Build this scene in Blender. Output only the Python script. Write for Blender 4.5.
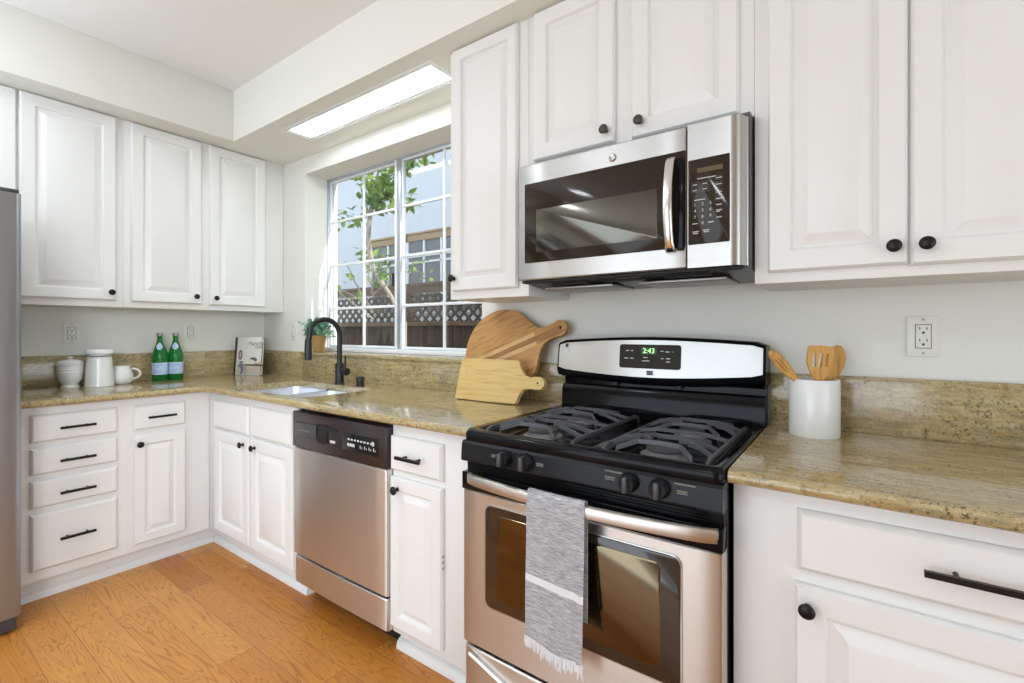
import bpy, bmesh, math, random
from mathutils import Vector, Matrix, noise
random.seed(7)
for o in list(bpy.data.objects): bpy.data.objects.remove(o, do_unlink=True)
SC = bpy.context.scene
COL = SC.collection
PI = math.pi
sin, cos = math.sin, math.cos

# ---------------------------------------------------------------- camera
cam = bpy.data.objects.new('camera', bpy.data.cameras.new('camera'))
COL.objects.link(cam)
cam.location = (3.594, -1.8054, 1.2228)
cam.rotation_euler = (math.radians(90), 0, math.radians(35.7375))
cam.data.sensor_width = 36
cam.data.lens = 36 * 474.5074 / 1024
cam.data.shift_y = -10.602 / 1024
cam.data.clip_start = .02
SC.camera = cam
# ---------------------------------------------------------------- view
SC.view_settings.view_transform = 'Standard'
SC.view_settings.look = 'None'
SC.view_settings.gamma = 1
SC.view_settings.use_curve_mapping = False
SC.view_settings.exposure = -0.06
# ---------------------------------------------------------------- world, sun, large lamps
W = bpy.data.worlds.new('world'); SC.world = W; W.use_nodes = True
nt = W.node_tree; nt.nodes.clear()
wo = nt.nodes.new('ShaderNodeOutputWorld'); bg = nt.nodes.new('ShaderNodeBackground')
sky = nt.nodes.new('ShaderNodeTexSky'); sky.sky_type = 'HOSEK_WILKIE'; sky.turbidity = 3.0
sky.sun_direction = (.86, .22, .46)
mixw = nt.nodes.new('ShaderNodeMix'); mixw.data_type = 'RGBA'; mixw.inputs[0].default_value = .55
mixw.inputs[7].default_value = (.80, .90, 1.0, 1)
nt.links.new(sky.outputs[0], mixw.inputs[6]); nt.links.new(mixw.outputs[2], bg.inputs[0])
bg.inputs[1].default_value = 2.7
nt.links.new(bg.outputs[0], wo.inputs[0])

def lamp(name, kind, loc, rot, energy, color, **kw):
    l = bpy.data.lights.new(name, kind); l.energy = energy; l.color = color
    for k, v in kw.items(): setattr(l, k, v)
    o = bpy.data.objects.new(name, l); COL.objects.link(o); o.location = loc; o.rotation_euler = rot
    return o
sun = lamp('sun', 'SUN', (4, 2, 6), (0, 0, 0), 6.0, (1, .95, .86), angle=math.radians(.6))
sun.rotation_euler = Vector((-.86, -.11, -.48)).to_track_quat('-Z', 'Y').to_euler()
# daylight through the wide rear window, added unseen fill lamps, and the ceiling fixture
lamp('rear_door_daylight', 'AREA', (2.1, -4.62, 1.15), (math.radians(90), 0, 0), 46, (.80, .90, 1.0), shape='RECTANGLE', size=2.7, size_y=2.1)
lamp('side_fill', 'AREA', (5.62, -1.62, 1.0), (math.radians(87), 0, math.radians(90)), 27, (.75, .87, 1.0), shape='RECTANGLE', size=1.5, size_y=1.9)  # added fill for the left cabinet fronts, in front of a closed wall
lamp('ceiling_bounce_fill', 'AREA', (1.2, -2.5, 1.9), (math.radians(180), 0, 0), 30, (.75, .87, 1.0), shape='RECTANGLE', size=1.6, size_y=.8)  # added unseen lamp that bounces soft light off the ceiling
fl = lamp('left_run_fill', 'SPOT', (4.3, -3.0, 1.7), (0, 0, 0), 200, (.80, .90, 1.0), shadow_soft_size=.45, spot_size=math.radians(62), spot_blend=.8)  # added fill behind the camera, aimed at the left base cabinets
fl.rotation_euler = (Vector((.6, -1.1, .35)) - fl.location).to_track_quat('-Z', 'Y').to_euler()
for _i, (_x, _y) in enumerate(((1.3, -1.75), (1.7, -3.0), (3.1, -2.9))):
    lamp('ceiling_can', 'AREA', (_x, _y, 2.70), (0, 0, 0), 6, (.82, .91, 1.0), shape='DISK', size=.22)

# ---------------------------------------------------------------- materials
def srgb(r, g, b):
    f = lambda c: c / 12.92 if c <= .04045 else ((c + .055) / 1.055) ** 2.4
    return (f(r / 255), f(g / 255), f(b / 255), 1)
def mat(name, color, rough=.5, metal=0, **kw):
    m = bpy.data.materials.new(name); m.use_nodes = True
    b = m.node_tree.nodes['Principled BSDF']
    b.inputs['Base Color'].default_value = color if len(color) == 4 else (*color, 1)
    b.inputs['Roughness'].default_value = rough; b.inputs['Metallic'].default_value = metal
    for k, v in kw.items(): b.inputs[k.replace('_', ' ')].default_value = v
    return m
def N(m, t, **kw):
    n = m.node_tree.nodes.new(t)
    for k, v in kw.items(): setattr(n, k, v)
    return n
def L(m, a, b): m.node_tree.links.new(a, b)
def B(m): return m.node_tree.nodes['Principled BSDF']
def coords(m, scale=(1, 1, 1), rot=(0, 0, 0), loc=(0, 0, 0)):
    """world-space position, mapped"""
    g = N(m, 'ShaderNodeNewGeometry'); mp = N(m, 'ShaderNodeMapping')
    mp.inputs['Scale'].default_value = scale; mp.inputs['Rotation'].default_value = rot; mp.inputs['Location'].default_value = loc
    L(m, g.outputs['Position'], mp.inputs['Vector']); return mp.outputs[0]
def ramp(m, fac, stops, interp='LINEAR'):
    r = N(m, 'ShaderNodeValToRGB'); r.color_ramp.interpolation = interp
    e = r.color_ramp.elements
    e[0].position, e[0].color = stops[0]; e[1].position, e[1].color = stops[-1]
    for p, c in stops[1:-1]:
        x = e.new(p); x.color = c
    L(m, fac, r.inputs[0]); return r.outputs[0]
def noise_tex(m, vec, scale, detail=3, rough=.5, dist=0):
    n = N(m, 'ShaderNodeTexNoise'); n.inputs['Scale'].default_value = scale; n.inputs['Detail'].default_value = detail
    n.inputs['Roughness'].default_value = rough; n.inputs['Distortion'].default_value = dist
    if vec is not None: L(m, vec, n.inputs['Vector'])
    return n.outputs[0]
def mixc(m, fac, a, b, blend='MIX'):
    x = N(m, 'ShaderNodeMix', data_type='RGBA', blend_type=blend)
    for s, v in ((0, fac), (6, a), (7, b)):
        if hasattr(v, 'links'): L(m, v, x.inputs[s])
        elif s == 0: x.inputs[0].default_value = v
        else: x.inputs[s].default_value = v
    return x.outputs[2]
def math_(m, op, a, b=None):
    x = N(m, 'ShaderNodeMath', operation=op)
    for i, v in ((0, a), (1, b)):
        if v is None: continue
        if hasattr(v, 'links'): L(m, v, x.inputs[i])
        else: x.inputs[i].default_value = v
    return x.outputs[0]
def bump(m, h, strength=.2, dist=.002):
    b = N(m, 'ShaderNodeBump'); b.inputs['Strength'].default_value = strength; b.inputs['Distance'].default_value = dist
    L(m, h, b.inputs['Height']); L(m, b.outputs[0], B(m).inputs['Normal'])

M = {}
M['wall'] = mat('wall_paint', srgb(233, 232, 224), .6)
bump(M['wall'], noise_tex(M['wall'], coords(M['wall']), 60, 4), .08, .002)
M['ceiling'] = mat('ceiling_paint', srgb(238, 237, 234), .8)
M['cab'] = mat('cabinet_white_paint', srgb(233, 232, 229), .34)
M['cab_side'] = mat('cabinet_side_paint', srgb(226, 222, 212), .4)
M['trimw'] = mat('trim_white_paint', srgb(232, 232, 230), .4)
M['bronze'] = mat('dark_bronze_metal', (.018, .016, .015), .38, .6)
M['bronze_knob'] = mat('aged_bronze_knob', (.075, .068, .052), .45, .7)
M['blackmatte'] = mat('matte_black_metal', (.012, .012, .014), .35, .2)
M['enamel'] = mat('black_enamel', (.006, .006, .007), .10, 0, Specular_IOR_Level=.14)
M['enamel_panel'] = mat('black_panel_plastic', (.012, .013, .015), .20, 0, Specular_IOR_Level=.18)
M['darkvoid'] = mat('dark_recess', (.01, .01, .01), .7)
M['brownpanel'] = mat('dark_brown_plastic', (.026, .018, .017), .25)
M['greyplastic'] = mat('dark_grey_plastic', (.06, .06, .065), .35)
M['iron'] = mat('cast_iron', (.095, .097, .108), .45, .1)
M['alu'] = mat('cast_aluminium', (.42, .41, .40), .45, .8)
M['chrome'] = mat('polished_steel', (.78, .77, .75), .16, 1)
M['ink'] = mat('pale_print', (.60, .60, .58), .5)
M['inkdim'] = mat('dim_print', (.20, .19, .17), .5)
M['porcelain'] = mat('white_porcelain', srgb(238, 237, 234), .18)
M['whiteplastic'] = mat('white_plastic', srgb(235, 233, 226), .35)
M['slot'] = mat('black_parts_and_slot_shade', (.03, .03, .03), .6)  # black of badges and hinge cover; shade painted into slots and hanging holes
M['vinyl'] = mat('white_vinyl', srgb(238, 240, 242), .4)
M['almetal'] = mat('window_aluminium', (.50, .54, .60), .4, .7)
M['paper'] = mat('cover_paper', srgb(226, 224, 216), .4)
M['labelpaper'] = mat('bottle_label', srgb(186, 205, 232), .6)
M['labelblue'] = mat('label_blue_print', srgb(50, 84, 150), .6)
M['soil'] = mat('dark_soil', (.03, .02, .015), .9)

def stainless(name, col, vertical=False, rough=.26, streak=.10):
    m = mat(name, col, rough, 1)
    v = coords(m, (1.5, 1.5, 260) if not vertical else (220, 220, 1.2))
    n = noise_tex(m, v, 3, 3)
    r = N(m, 'ShaderNodeMapRange'); r.inputs['To Min'].default_value = rough - streak * .6; r.inputs['To Max'].default_value = rough + streak
    L(m, n, r.inputs[0]); L(m, r.outputs[0], B(m).inputs['Roughness'])
    B(m).inputs['Anisotropic'].default_value = .85
    tv = N(m, 'ShaderNodeCombineXYZ'); tv.inputs[2].default_value = 1; L(m, tv.outputs[0], B(m).inputs['Tangent'])
    bump(m, n, .05, .0006)
    return m
M['steel'] = stainless('brushed_stainless', (.52, .51, .49), rough=.32)
M['steel_fridge'] = stainless('fridge_stainless', (.37, .38, .40), True, .30, .06)
M['steel_warm'] = stainless('brushed_stainless_door', (.74, .72, .70), False, .36, .06)
M['steel_oven'] = stainless('brushed_stainless_oven', (.65, .61, .565), False, .36, .06)
M['sink'] = mat('sink_steel', (.80, .83, .88), .42, 1)

# granite
def granite(name, axis):
    m = mat(name, (.5, .45, .3), .14)
    B(m).inputs['Coat Weight'].default_value = .4; B(m).inputs['Coat Roughness'].default_value = .05
    st = (5, 24, 24) if axis == 'x' else (24, 5, 24)
    v = coords(m, st)
    n1 = noise_tex(m, v, 2.2, 8, .72, .5)
    base = ramp(m, n1, [(.25, srgb(112, 110, 94)), (.40, srgb(152, 140, 108)), (.50, srgb(180, 160, 114)), (.60, srgb(190, 174, 134)), (.75, srgb(202, 196, 172))])
    v2 = coords(m, (5, 30, 30) if axis == 'x' else (30, 5, 30), loc=(3, 1, 4))
    n2 = noise_tex(m, v2, 2.6, 5, .6, .4)
    gold = ramp(m, n2, [(.50, (0, 0, 0, 1)), (.68, (1, 1, 1, 1))])
    c1 = mixc(m, math_(m, 'MULTIPLY', gold, .62), base, srgb(172, 132, 62))
    v3 = coords(m, (1, 1, 1))
    n3 = noise_tex(m, v3, 120, 3, .7)
    spk = ramp(m, n3, [(.54, (0, 0, 0, 1)), (.62, (1, 1, 1, 1))])
    n4 = noise_tex(m, coords(m, (.35, 1, 1) if axis == 'x' else (1, .35, 1)), 16, 4, .6)
    patch = ramp(m, n4, [(.40, (.35, .35, .35, 1)), (.60, (1, 1, 1, 1))])
    sp = math_(m, 'MULTIPLY', spk, patch)
    c2 = mixc(m, math_(m, 'MULTIPLY', sp, .85), c1, srgb(74, 56, 40))
    n5 = noise_tex(m, coords(m, (1, 1, 1), loc=(9, 3, 5)), 210, 2, .6)
    lt = ramp(m, n5, [(.60, (0, 0, 0, 1)), (.70, (1, 1, 1, 1))])
    c3 = mixc(m, math_(m, 'MULTIPLY', lt, .5), c2, srgb(222, 214, 190))
    L(m, c3, B(m).inputs['Base Color'])
    return m
M['granite'] = granite('granite_streaked_along_window', 'x')
M['granite_l'] = granite('granite_streaked_along_side', 'y')

# floor
def floor_mat():
    m = mat('oak_planks', (.5, .25, .06), .32)
    v = coords(m)
    br = N(m, 'ShaderNodeTexBrick'); L(m, v, br.inputs['Vector'])
    br.offset = .37; br.offset_frequency = 2; br.squash = 1
    br.inputs['Color1'].default_value = (0, 0, 0, 1); br.inputs['Color2'].default_value = (1, 1, 1, 1); br.inputs['Mortar'].default_value = (.5, .5, .5, 1)
    br.inputs['Scale'].default_value = 1; br.inputs['Mortar Size'].default_value = .0011; br.inputs['Mortar Smooth'].default_value = .1
    br.inputs['Brick Width'].default_value = 1.05; br.inputs['Row Height'].default_value = .128
    rnd = br.outputs['Color']; seam = br.outputs['Fac']
    cx = N(m, 'ShaderNodeCombineXYZ'); L(m, math_(m, 'MULTIPLY', rnd, 37.), cx.inputs[0]); L(m, math_(m, 'MULTIPLY', rnd, 11.), cx.inputs[1]); L(m, math_(m, 'MULTIPLY', rnd, 23.), cx.inputs[2])
    va = N(m, 'ShaderNodeVectorMath', operation='ADD'); L(m, coords(m, (.95, 8.0, 1)), va.inputs[0]); L(m, cx.outputs[0], va.inputs[1])
    n = noise_tex(m, va.outputs[0], 1.2, 3.0, .5, .5)
    rings = math_(m, 'FRACT', math_(m, 'MULTIPLY', n, 24.))
    grain = ramp(m, rings, [(0, (1, 1, 1, 1)), (.07, (.8, .8, .8, 1)), (.22, (.2, .2, .2, 1)), (.5, (0, 0, 0, 1)), (.93, (.12, .12, .12, 1)), (1, (.9, .9, .9, 1))])
    fine = noise_tex(m, coords(m, (6, 130, 1)), 3, 3, .6)
    base = ramp(m, rnd, [(0, srgb(188, 118, 46)), (.5, srgb(210, 144, 64)), (1, srgb(222, 162, 82))])
    big = noise_tex(m, coords(m, (2.2, 7, 1)), 1.6, 3)
    base = mixc(m, math_(m, 'MULTIPLY', big, .45), base, srgb(184, 110, 42))
    c = mixc(m, math_(m, 'MULTIPLY', grain, .60), base, srgb(130, 68, 24))
    c = mixc(m, math_(m, 'MULTIPLY', fine, .22), c, srgb(150, 84, 28))
    c = mixc(m, math_(m, 'MULTIPLY', seam, .7), c, srgb(110, 56, 20))
    L(m, c, B(m).inputs['Base Color'])
    bump(m, math_(m, 'ADD', math_(m, 'MULTIPLY', fine, .5), math_(m, 'MULTIPLY', seam, -1.)), .08, .001)
    return m
M['floor'] = floor_mat()

def wood(name, c1, c2, c3, rot=(0, 0, 0), scale=(1.5, 14, 14), sc=3., rough=.5):
    m = mat(name, c1, rough)
    g = N(m, 'ShaderNodeTexCoord'); mp = N(m, 'ShaderNodeMapping'); L(m, g.outputs['Object'], mp.inputs[0])
    rt = N(m, 'ShaderNodeMapping'); rt.inputs['Rotation'].default_value = rot; L(m, mp.outputs[0], rt.inputs[0])
    mp2 = N(m, 'ShaderNodeMapping'); mp2.inputs['Scale'].default_value = scale; L(m, rt.outputs[0], mp2.inputs[0])
    n = noise_tex(m, mp2.outputs[0], sc, 3, .5, .5)
    c = ramp(m, n, [(.30, c1), (.5, c2), (.70, c3)])
    L(m, c, B(m).inputs['Base Color']); return m, rt
M['wood_pale'], _ = wood('pale_wood', srgb(206, 170, 98), srgb(218, 188, 122), srgb(196, 152, 84))
M['wood_acacia'], _ = wood('acacia_wood', srgb(176, 124, 66), srgb(196, 148, 88), srgb(156, 104, 54), rot=(0, math.radians(22), 0))
M['wood_acacia2'], _ = wood('acacia_wood_pale_stave', srgb(210, 170, 108), srgb(216, 180, 122), srgb(196, 152, 92), rot=(0, math.radians(22), 0))
M['wood_acacia3'], _ = wood('acacia_wood_dark_stave', srgb(150, 104, 58), srgb(170, 120, 68), srgb(132, 88, 46), rot=(0, math.radians(22), 0))
M['bamboo'], _ = wood('bamboo', srgb(206, 150, 70), srgb(216, 164, 84), srgb(186, 128, 56), scale=(30, 30, 3))
M['fence'], _ = wood('fence_wood', (.045, .026, .016, 1), (.065, .038, .022, 1), (.03, .018, .012, 1), scale=(12, 12, 1.2), rough=.8)
M['fence_pale'], _ = wood('fence_rail_wood', (.12, .075, .045, 1), (.16, .10, .06, 1), (.09, .055, .034, 1), scale=(1.2, 12, 12), rough=.8)
M['lattice'], _ = wood('lattice_wood', (.07, .045, .03, 1), (.10, .065, .042, 1), (.045, .03, .02, 1), rough=.8)
M['bark'], _ = wood('bark', (.30, .25, .20, 1), (.42, .37, .31, 1), (.2, .16, .12, 1), scale=(10, 10, 2), rough=.9)
M['stucco'] = mat('neighbour_stucco', srgb(218, 222, 229), .9)
bump(M['stucco'], noise_tex(M['stucco'], coords(M['stucco']), 40, 4), .4, .01)
M['siding'] = mat('neighbour_tan_trim', srgb(176, 150, 116), .8)
M['housepane'] = mat('neighbour_pane', (.16, .17, .18), .1, 0)
M['soffitwood'] = mat('brick_soft', srgb(150, 128, 104), .8)
M['roof'] = mat('roof_shingle', srgb(120, 110, 102), .9)
M['groundm'] = mat('yard_ground', srgb(116, 104, 86), .95)

def glossglass(name, col, rough=.03, spec=.8, coat=0):
    m = mat(name, col, rough); B(m).inputs['Specular IOR Level'].default_value = spec; return m
M['ovenglass'] = mat('oven_black_glass', (.035, .022, .014), .06); B(M['ovenglass']).inputs['IOR'].default_value = 1.55
M['oveninner'] = mat('oven_inner_glass', (.15, .115, .07), .10, 1)
M['mwglass'] = mat('microwave_black_glass', (.030, .021, .013), .07, 0, Specular_IOR_Level=.28); B(M['mwglass']).inputs['IOR'].default_value = 1.45
M['mwinner'] = mat('microwave_window_mesh', (.115, .108, .09), .12, .9)

# transparent panes
def pane(name, tint, gl=.07):
    m = bpy.data.materials.new(name); m.use_nodes = True; t = m.node_tree; t.nodes.clear()
    o = t.nodes.new('ShaderNodeOutputMaterial'); tr = t.nodes.new('ShaderNodeBsdfTransparent'); gs = t.nodes.new('ShaderNodeBsdfGlossy')
    mx = t.nodes.new('ShaderNodeMixShader'); mx.inputs[0].default_value = gl
    tr.inputs[0].default_value = tint; gs.inputs['Roughness'].default_value = .02
    t.links.new(tr.outputs[0], mx.inputs[1]); t.links.new(gs.outputs[0], mx.inputs[2]); t.links.new(mx.outputs[0], o.inputs[0]); return m
M['pane'] = pane('window_glass', (.97, .98, .98, 1), .05)
M['greenglass'] = mat('green_bottle_glass', (.015, .30, .05), .06); B(M['greenglass']).inputs['Transmission Weight'].default_value = .55; B(M['greenglass']).inputs['IOR'].default_value = 1.45
M['cap'] = mat('bottle_cap', srgb(160, 165, 150), .35, .6)

def emis(name, col, s, base=.8):
    m = mat(name, (base, base, base, 1), .5); B(m).inputs['Emission Color'].default_value = (*col, 1); B(m).inputs['Emission Strength'].default_value = s; return m
M['diffuser'] = emis('lit_diffuser', (.88, 1.0, .97), 13.0)
M['digits'] = emis('lit_green_digits', (.22, 1.0, .10), 1.3)
M['digits_glow'] = emis('lit_display_field', (.10, .20, .03), .10, .02)

def leafmat(name, c1, c2, tr=.4):
    m = mat(name, c1, .5)
    oi = N(m, 'ShaderNodeTexNoise'); oi.inputs['Scale'].default_value = 7
    L(m, coords(m), oi.inputs['Vector'])
    c = ramp(m, oi.outputs[0], [(.35, c1), (.65, c2)]); L(m, c, B(m).inputs['Base Color'])
    t = N(m, 'ShaderNodeBsdfTranslucent'); L(m, c, t.inputs[0]); mx = N(m, 'ShaderNodeMixShader'); mx.inputs[0].default_value = tr
    out = m.node_tree.nodes['Material Output']; L(m, B(m).outputs[0], mx.inputs[1]); L(m, t.outputs[0], mx.inputs[2]); L(m, mx.outputs[0], out.inputs[0]); return m
M['leaf'] = leafmat('tree_leaf', (.09, .22, .03, 1), (.34, .46, .09, 1), .4)
M['herb'] = leafmat('herb_leaf', (.07, .24, .12, 1), (.30, .50, .34, 1), .3)
M['wicker'] = mat('woven_straw', srgb(200, 160, 96), .8)
_v = coords(M['wicker'], (1, 1, 1)); _w = N(M['wicker'], 'ShaderNodeTexWave', bands_direction='Z'); _w.inputs['Scale'].default_value = 60; L(M['wicker'], _v, _w.inputs[0])
L(M['wicker'], ramp(M['wicker'], _w.outputs['Fac'], [(.2, srgb(160, 116, 62)), (.7, srgb(214, 176, 112))]), B(M['wicker']).inputs['Base Color'])
bump(M['wicker'], _w.outputs['Fac'], .6, .003)
def towelmat():
    m = mat('grey_marled_linen', (.5, .5, .5), .95)
    n = noise_tex(m, coords(m, (26, 26, 330)), 1.6, 4, .75, .3)
    L(m, ramp(m, n, [(.34, srgb(126, 128, 136)), (.50, srgb(170, 170, 174)), (.64, srgb(212, 211, 210))]), B(m).inputs['Base Color'])
    bump(m, n, .5, .003); return m
M['towel'] = towelmat(); M['towel_white'] = mat('white_cotton', srgb(226, 226, 228), .95)

# ---------------------------------------------------------------- mesh helpers
class MB:
    def __init__(s): s.v = []; s.f = []; s.mi = []
    def add(s, vs, fs, mi=0):
        b = len(s.v); s.v += [tuple(p) for p in vs]
        s.f += [tuple(b + i for i in f) for f in fs]; s.mi += [mi] * len(fs); return s
    def bm_add(s, bm, mi=0):
        bm.verts.index_update(); s.add([v.co for v in bm.verts], [[v.index for v in f.verts] for f in bm.faces], mi); bm.free(); return s
    def box(s, x0, x1, y0, y1, z0, z1, bev=0, mi=0, seg=2, mtx=None):
        bm = bmesh.new(); bmesh.ops.create_cube(bm, size=1)
        for v in bm.verts: v.co = Vector(((x0 + x1) / 2 + v.co.x * (x1 - x0), (y0 + y1) / 2 + v.co.y * (y1 - y0), (z0 + z1) / 2 + v.co.z * (z1 - z0)))
        if bev: bmesh.ops.bevel(bm, geom=list(bm.edges), offset=bev, segments=seg, profile=.5, affect='EDGES')
        if mtx is not None: bm.transform(mtx)
        return s.bm_add(bm, mi)
    def loft(s, rings, cap=True, mi=0, closed=True, loop=False):
        n = len(rings[0]); vs = [p for r in rings for p in r]; fs = []
        R = len(rings)
        for i in range(R if loop else R - 1):
            a, b = i * n, ((i + 1) % R) * n
            for j in range(n if closed else n - 1):
                k = (j + 1) % n; fs.append((a + j, a + k, b + k, b + j))
        if cap and not loop: fs.append(tuple(range(n - 1, -1, -1))); fs.append(tuple((R - 1) * n + j for j in range(n)))
        return s.add(vs, fs, mi)
    def tube(s, pts, r, seg=10, cap=True, mi=0, loop=False, flat=1):
        P = [Vector(p) for p in pts]; rings = []; up = None
        for i, p in enumerate(P):
            if loop: t = P[(i + 1) % len(P)] - P[i - 1]
            else: t = (P[min(i + 1, len(P) - 1)] - P[max(i - 1, 0)])
            t.normalize()
            if up is None: up = Vector((0, 0, 1)) if abs(t.z) < .9 else Vector((1, 0, 0))
            a = t.cross(up).normalized(); b = a.cross(t).normalized(); up = b
            rr = r[i] if isinstance(r, (list, tuple)) else r
            rings.append([p + a * cos(2 * PI * k / seg) * rr + b * sin(2 * PI * k / seg) * rr * flat for k in range(seg)])
        return s.loft(rings, cap, mi, loop=loop)
    def lathe(s, c, prof, seg=32, mi=0, cap=True, axis='z', sx=1, sy=1):
        c = Vector(c); rings = []
        for r, z in prof:
            ring = []
            for k in range(seg):
                a = 2 * PI * k / seg; u, w = cos(a) * r * sx, sin(a) * r * sy
                d = {'z': (u, w, z), 'x': (z, u, w), 'y': (u, -z, w)}[axis]     # y axis: positive z goes toward -y (into the room)
                ring.append(c + Vector(d))
            rings.append(ring)
        return s.loft(rings, cap, mi)
    def panel(s, o, U, V, Nn, w, h, prof, mi=0):
        """nested rectangle profile list of (inset, height)"""
        o, U, V, Nn = map(Vector, (o, U, V, Nn)); rings = []
        for ins, ht in prof:
            rings.append([o + U * a + V * b + Nn * ht for a, b in ((ins, ins), (w - ins, ins), (w - ins, h - ins), (ins, h - ins))])
        return s.loft(rings, True, mi)
    def prism(s, pts, off, mi=0, bev=0):
        """outline (3D, planar) extruded by vector off; bev = small chamfer via inset toward centroid"""
        P = [Vector(p) for p in pts]; off = Vector(off)
        if bev:
            c = sum(P, Vector()) / len(P); nrm = off.normalized()
            ins = []
            n = len(P)
            for i in range(n):
                e1 = (P[i] - P[i - 1]).normalized(); e2 = (P[(i + 1) % n] - P[i]).normalized()
                d = (nrm.cross(e1) + nrm.cross(e2))
                if d.length < 1e-6: d = c - P[i]
                d.normalize()
                if getattr(s, 'flip', False): d = -d
                ins.append(P[i] + d * bev)
            return s.loft([ins, [p + nrm * bev for p in P], [p + off - nrm * bev for p in P], [p + off for p in ins]], True, mi)
        return s.loft([P, [p + off for p in P]], True, mi)

def wloc(o):
    v = Vector((0, 0, 0))
    while o: v += o.location; o = o.parent
    return v
def obj(name, mb, m, parent=None, smooth=40, label=None):
    off = wloc(parent)
    me = bpy.data.meshes.new(name)
    me.from_pydata([tuple(Vector(p) - off) for p in mb.v], [], mb.f)
    ms = m if isinstance(m, (list, tuple)) else [m]
    for k in ms: me.materials.append(M[k] if isinstance(k, str) else k)
    for i, p in enumerate(me.polygons): p.material_index = mb.mi[i]
    bm = bmesh.new(); bm.from_mesh(me); bmesh.ops.recalc_face_normals(bm, faces=bm.faces)
    if smooth:
        lim = math.radians(smooth)
        for f in bm.faces: f.smooth = True
        for e in bm.edges:
            if len(e.link_faces) != 2 or e.calc_face_angle(0) > lim: e.smooth = False
    bm.to_mesh(me); bm.free()
    o = bpy.data.objects.new(name, me); COL.objects.link(o)
    if parent: o.parent = parent
    if label: o['label'] = label
    return o
def thing(name, label, cat, loc=(0, 0, 0), group=None):
    o = bpy.data.objects.new(name, None); COL.objects.link(o); o.location = loc; o.empty_display_size = .05
    o['label'] = label; o['category'] = cat
    if group: o['group'] = group
    return o
def tag(o, label, cat, group=None):
    o['label'] = label; o['category'] = cat
    if group: o['group'] = group
    return o
def struct(name, mb, m, parent=None, smooth=40):
    o = obj(name, mb, m, parent, smooth)
    if parent is None: o['kind'] = 'structure'
    return o
def text_mb(txt, size, o, U, V, depth=.0004, align='CENTER', italic=0):
    cu = bpy.data.curves.new('t', 'FONT'); cu.body = txt; cu.size = size; cu.align_x = align; cu.align_y = 'CENTER'; cu.shear = italic; cu.extrude = depth
    ob = bpy.data.objects.new('t', cu); COL.objects.link(ob)
    dg = bpy.context.evaluated_depsgraph_get(); me = ob.evaluated_get(dg).to_mesh()
    o, U, V = map(Vector, (o, U, V)); Nn = U.cross(V)
    mb = MB().add([o + U * v.co.x + V * v.co.y + Nn * v.co.z for v in me.vertices], [list(p.vertices) for p in me.polygons])
    ob.evaluated_get(dg).to_mesh_clear(); bpy.data.objects.remove(ob, do_unlink=True); bpy.data.curves.remove(cu)
    return mb
def merge(mb, other, mi=0): mb.add(other.v, other.f, mi); return mb
def rrect(cx, cy, w, h, r, seg=5):
    pts = []
    for qx, qy, a0 in ((1, 1, 0), (-1, 1, 90), (-1, -1, 180), (1, -1, 270)):
        for k in range(seg + 1):
            a = math.radians(a0 + 90 * k / seg); pts.append((cx + qx * (w / 2 - r) + cos(a) * r, cy + qy * (h / 2 - r) + sin(a) * r))
    return pts

X, Y, Z = Vector((1, 0, 0)), Vector((0, 1, 0)), Vector((0, 0, 1))
# ================================================================= ROOM SHELL
CEIL = 2.718; SOF = 2.405; XR, YB = 5.7, -4.7; CT = .914; BT = .8825; BS = 1.082
struct('floor', MB().box(-.1, XR, YB, .02, -.06, 0), 'floor')
struct('ceiling', MB().box(-.1, XR, YB, .3, CEIL, CEIL + .08), 'ceiling')
struct('wall_left', MB().box(-.12, 0, YB, .3, 0, CEIL), 'wall')
# back wall with the window opening
wx0, wx1, wz0, wz1, wy = .553, 2.113, 1.062, 2.293, .25
mb = MB(); mb.box(0, wx0, 0, wy, 0, CEIL); mb.box(wx1, XR, 0, wy, 0, CEIL); mb.box(wx0, wx1, 0, wy, 0, wz0); mb.box(wx0, wx1, 0, wy, wz1, CEIL)
struct('wall_back', mb, 'wall')
# closed right wall, rear wall with window opening (behind the camera)
mb = MB(); mb.box(XR, XR + .12, YB, .3, 0, CEIL)
struct('wall_right', mb, 'wall')
mb = MB(); mb.box(-.1, .95, YB - .12, YB, 0, CEIL); mb.box(3.65, XR, YB - .12, YB, 0, CEIL); mb.box(.95, 3.65, YB - .12, YB, 2.25, CEIL)
struct('wall_rear', mb, 'wall')
# dropped soffits above the cabinets
mb = MB(); mb.box(0, .455, YB, -.418, SOF, CEIL, .004)
struct('trim_1', mb, 'wall')
lx0, lx1, ly0, ly1 = .885, 2.075, -.312, -.150
mb = MB(); mb.box(0, lx0, -.418, 0, SOF, CEIL); mb.box(lx1, XR, -.418, 0, SOF, CEIL); mb.box(lx0, lx1, -.418, ly0, SOF, CEIL); mb.box(lx0, lx1, ly1, 0, SOF, CEIL); mb.box(lx0, lx1, ly0, ly1, SOF + .10, CEIL)
struct('trim_2', mb, 'wall')
# baseboards at the cabinet foot
def shoe(name, a, b):
    a, b = Vector(a), Vector(b); d = (b - a).normalized(); n = Vector((-d.y, d.x, 0))
    prof = [(0, 0), (.022, 0), (.022, .012), (.017, .026), (.008, .034), (0, .036)]
    if n.dot(Vector((1, -1, 0))) < 0: n = -n
    mb = MB().loft([[p + n * u + Z * w for u, w in prof] for p in (a, b)])
    return struct(name, mb, 'trimw')
TK = .560
shoe('baseboard_left', (TK, -1.40, 0), (TK, -.583, 0))
shoe('baseboard_back', (.56, -TK, 0), (1.545, -TK, 0))
shoe('baseboard_right', (2.165, -TK, 0), (2.60, -TK, 0))
shoe('baseboard_far_right', (3.375, -TK, 0), (4.6, -TK, 0))

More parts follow.
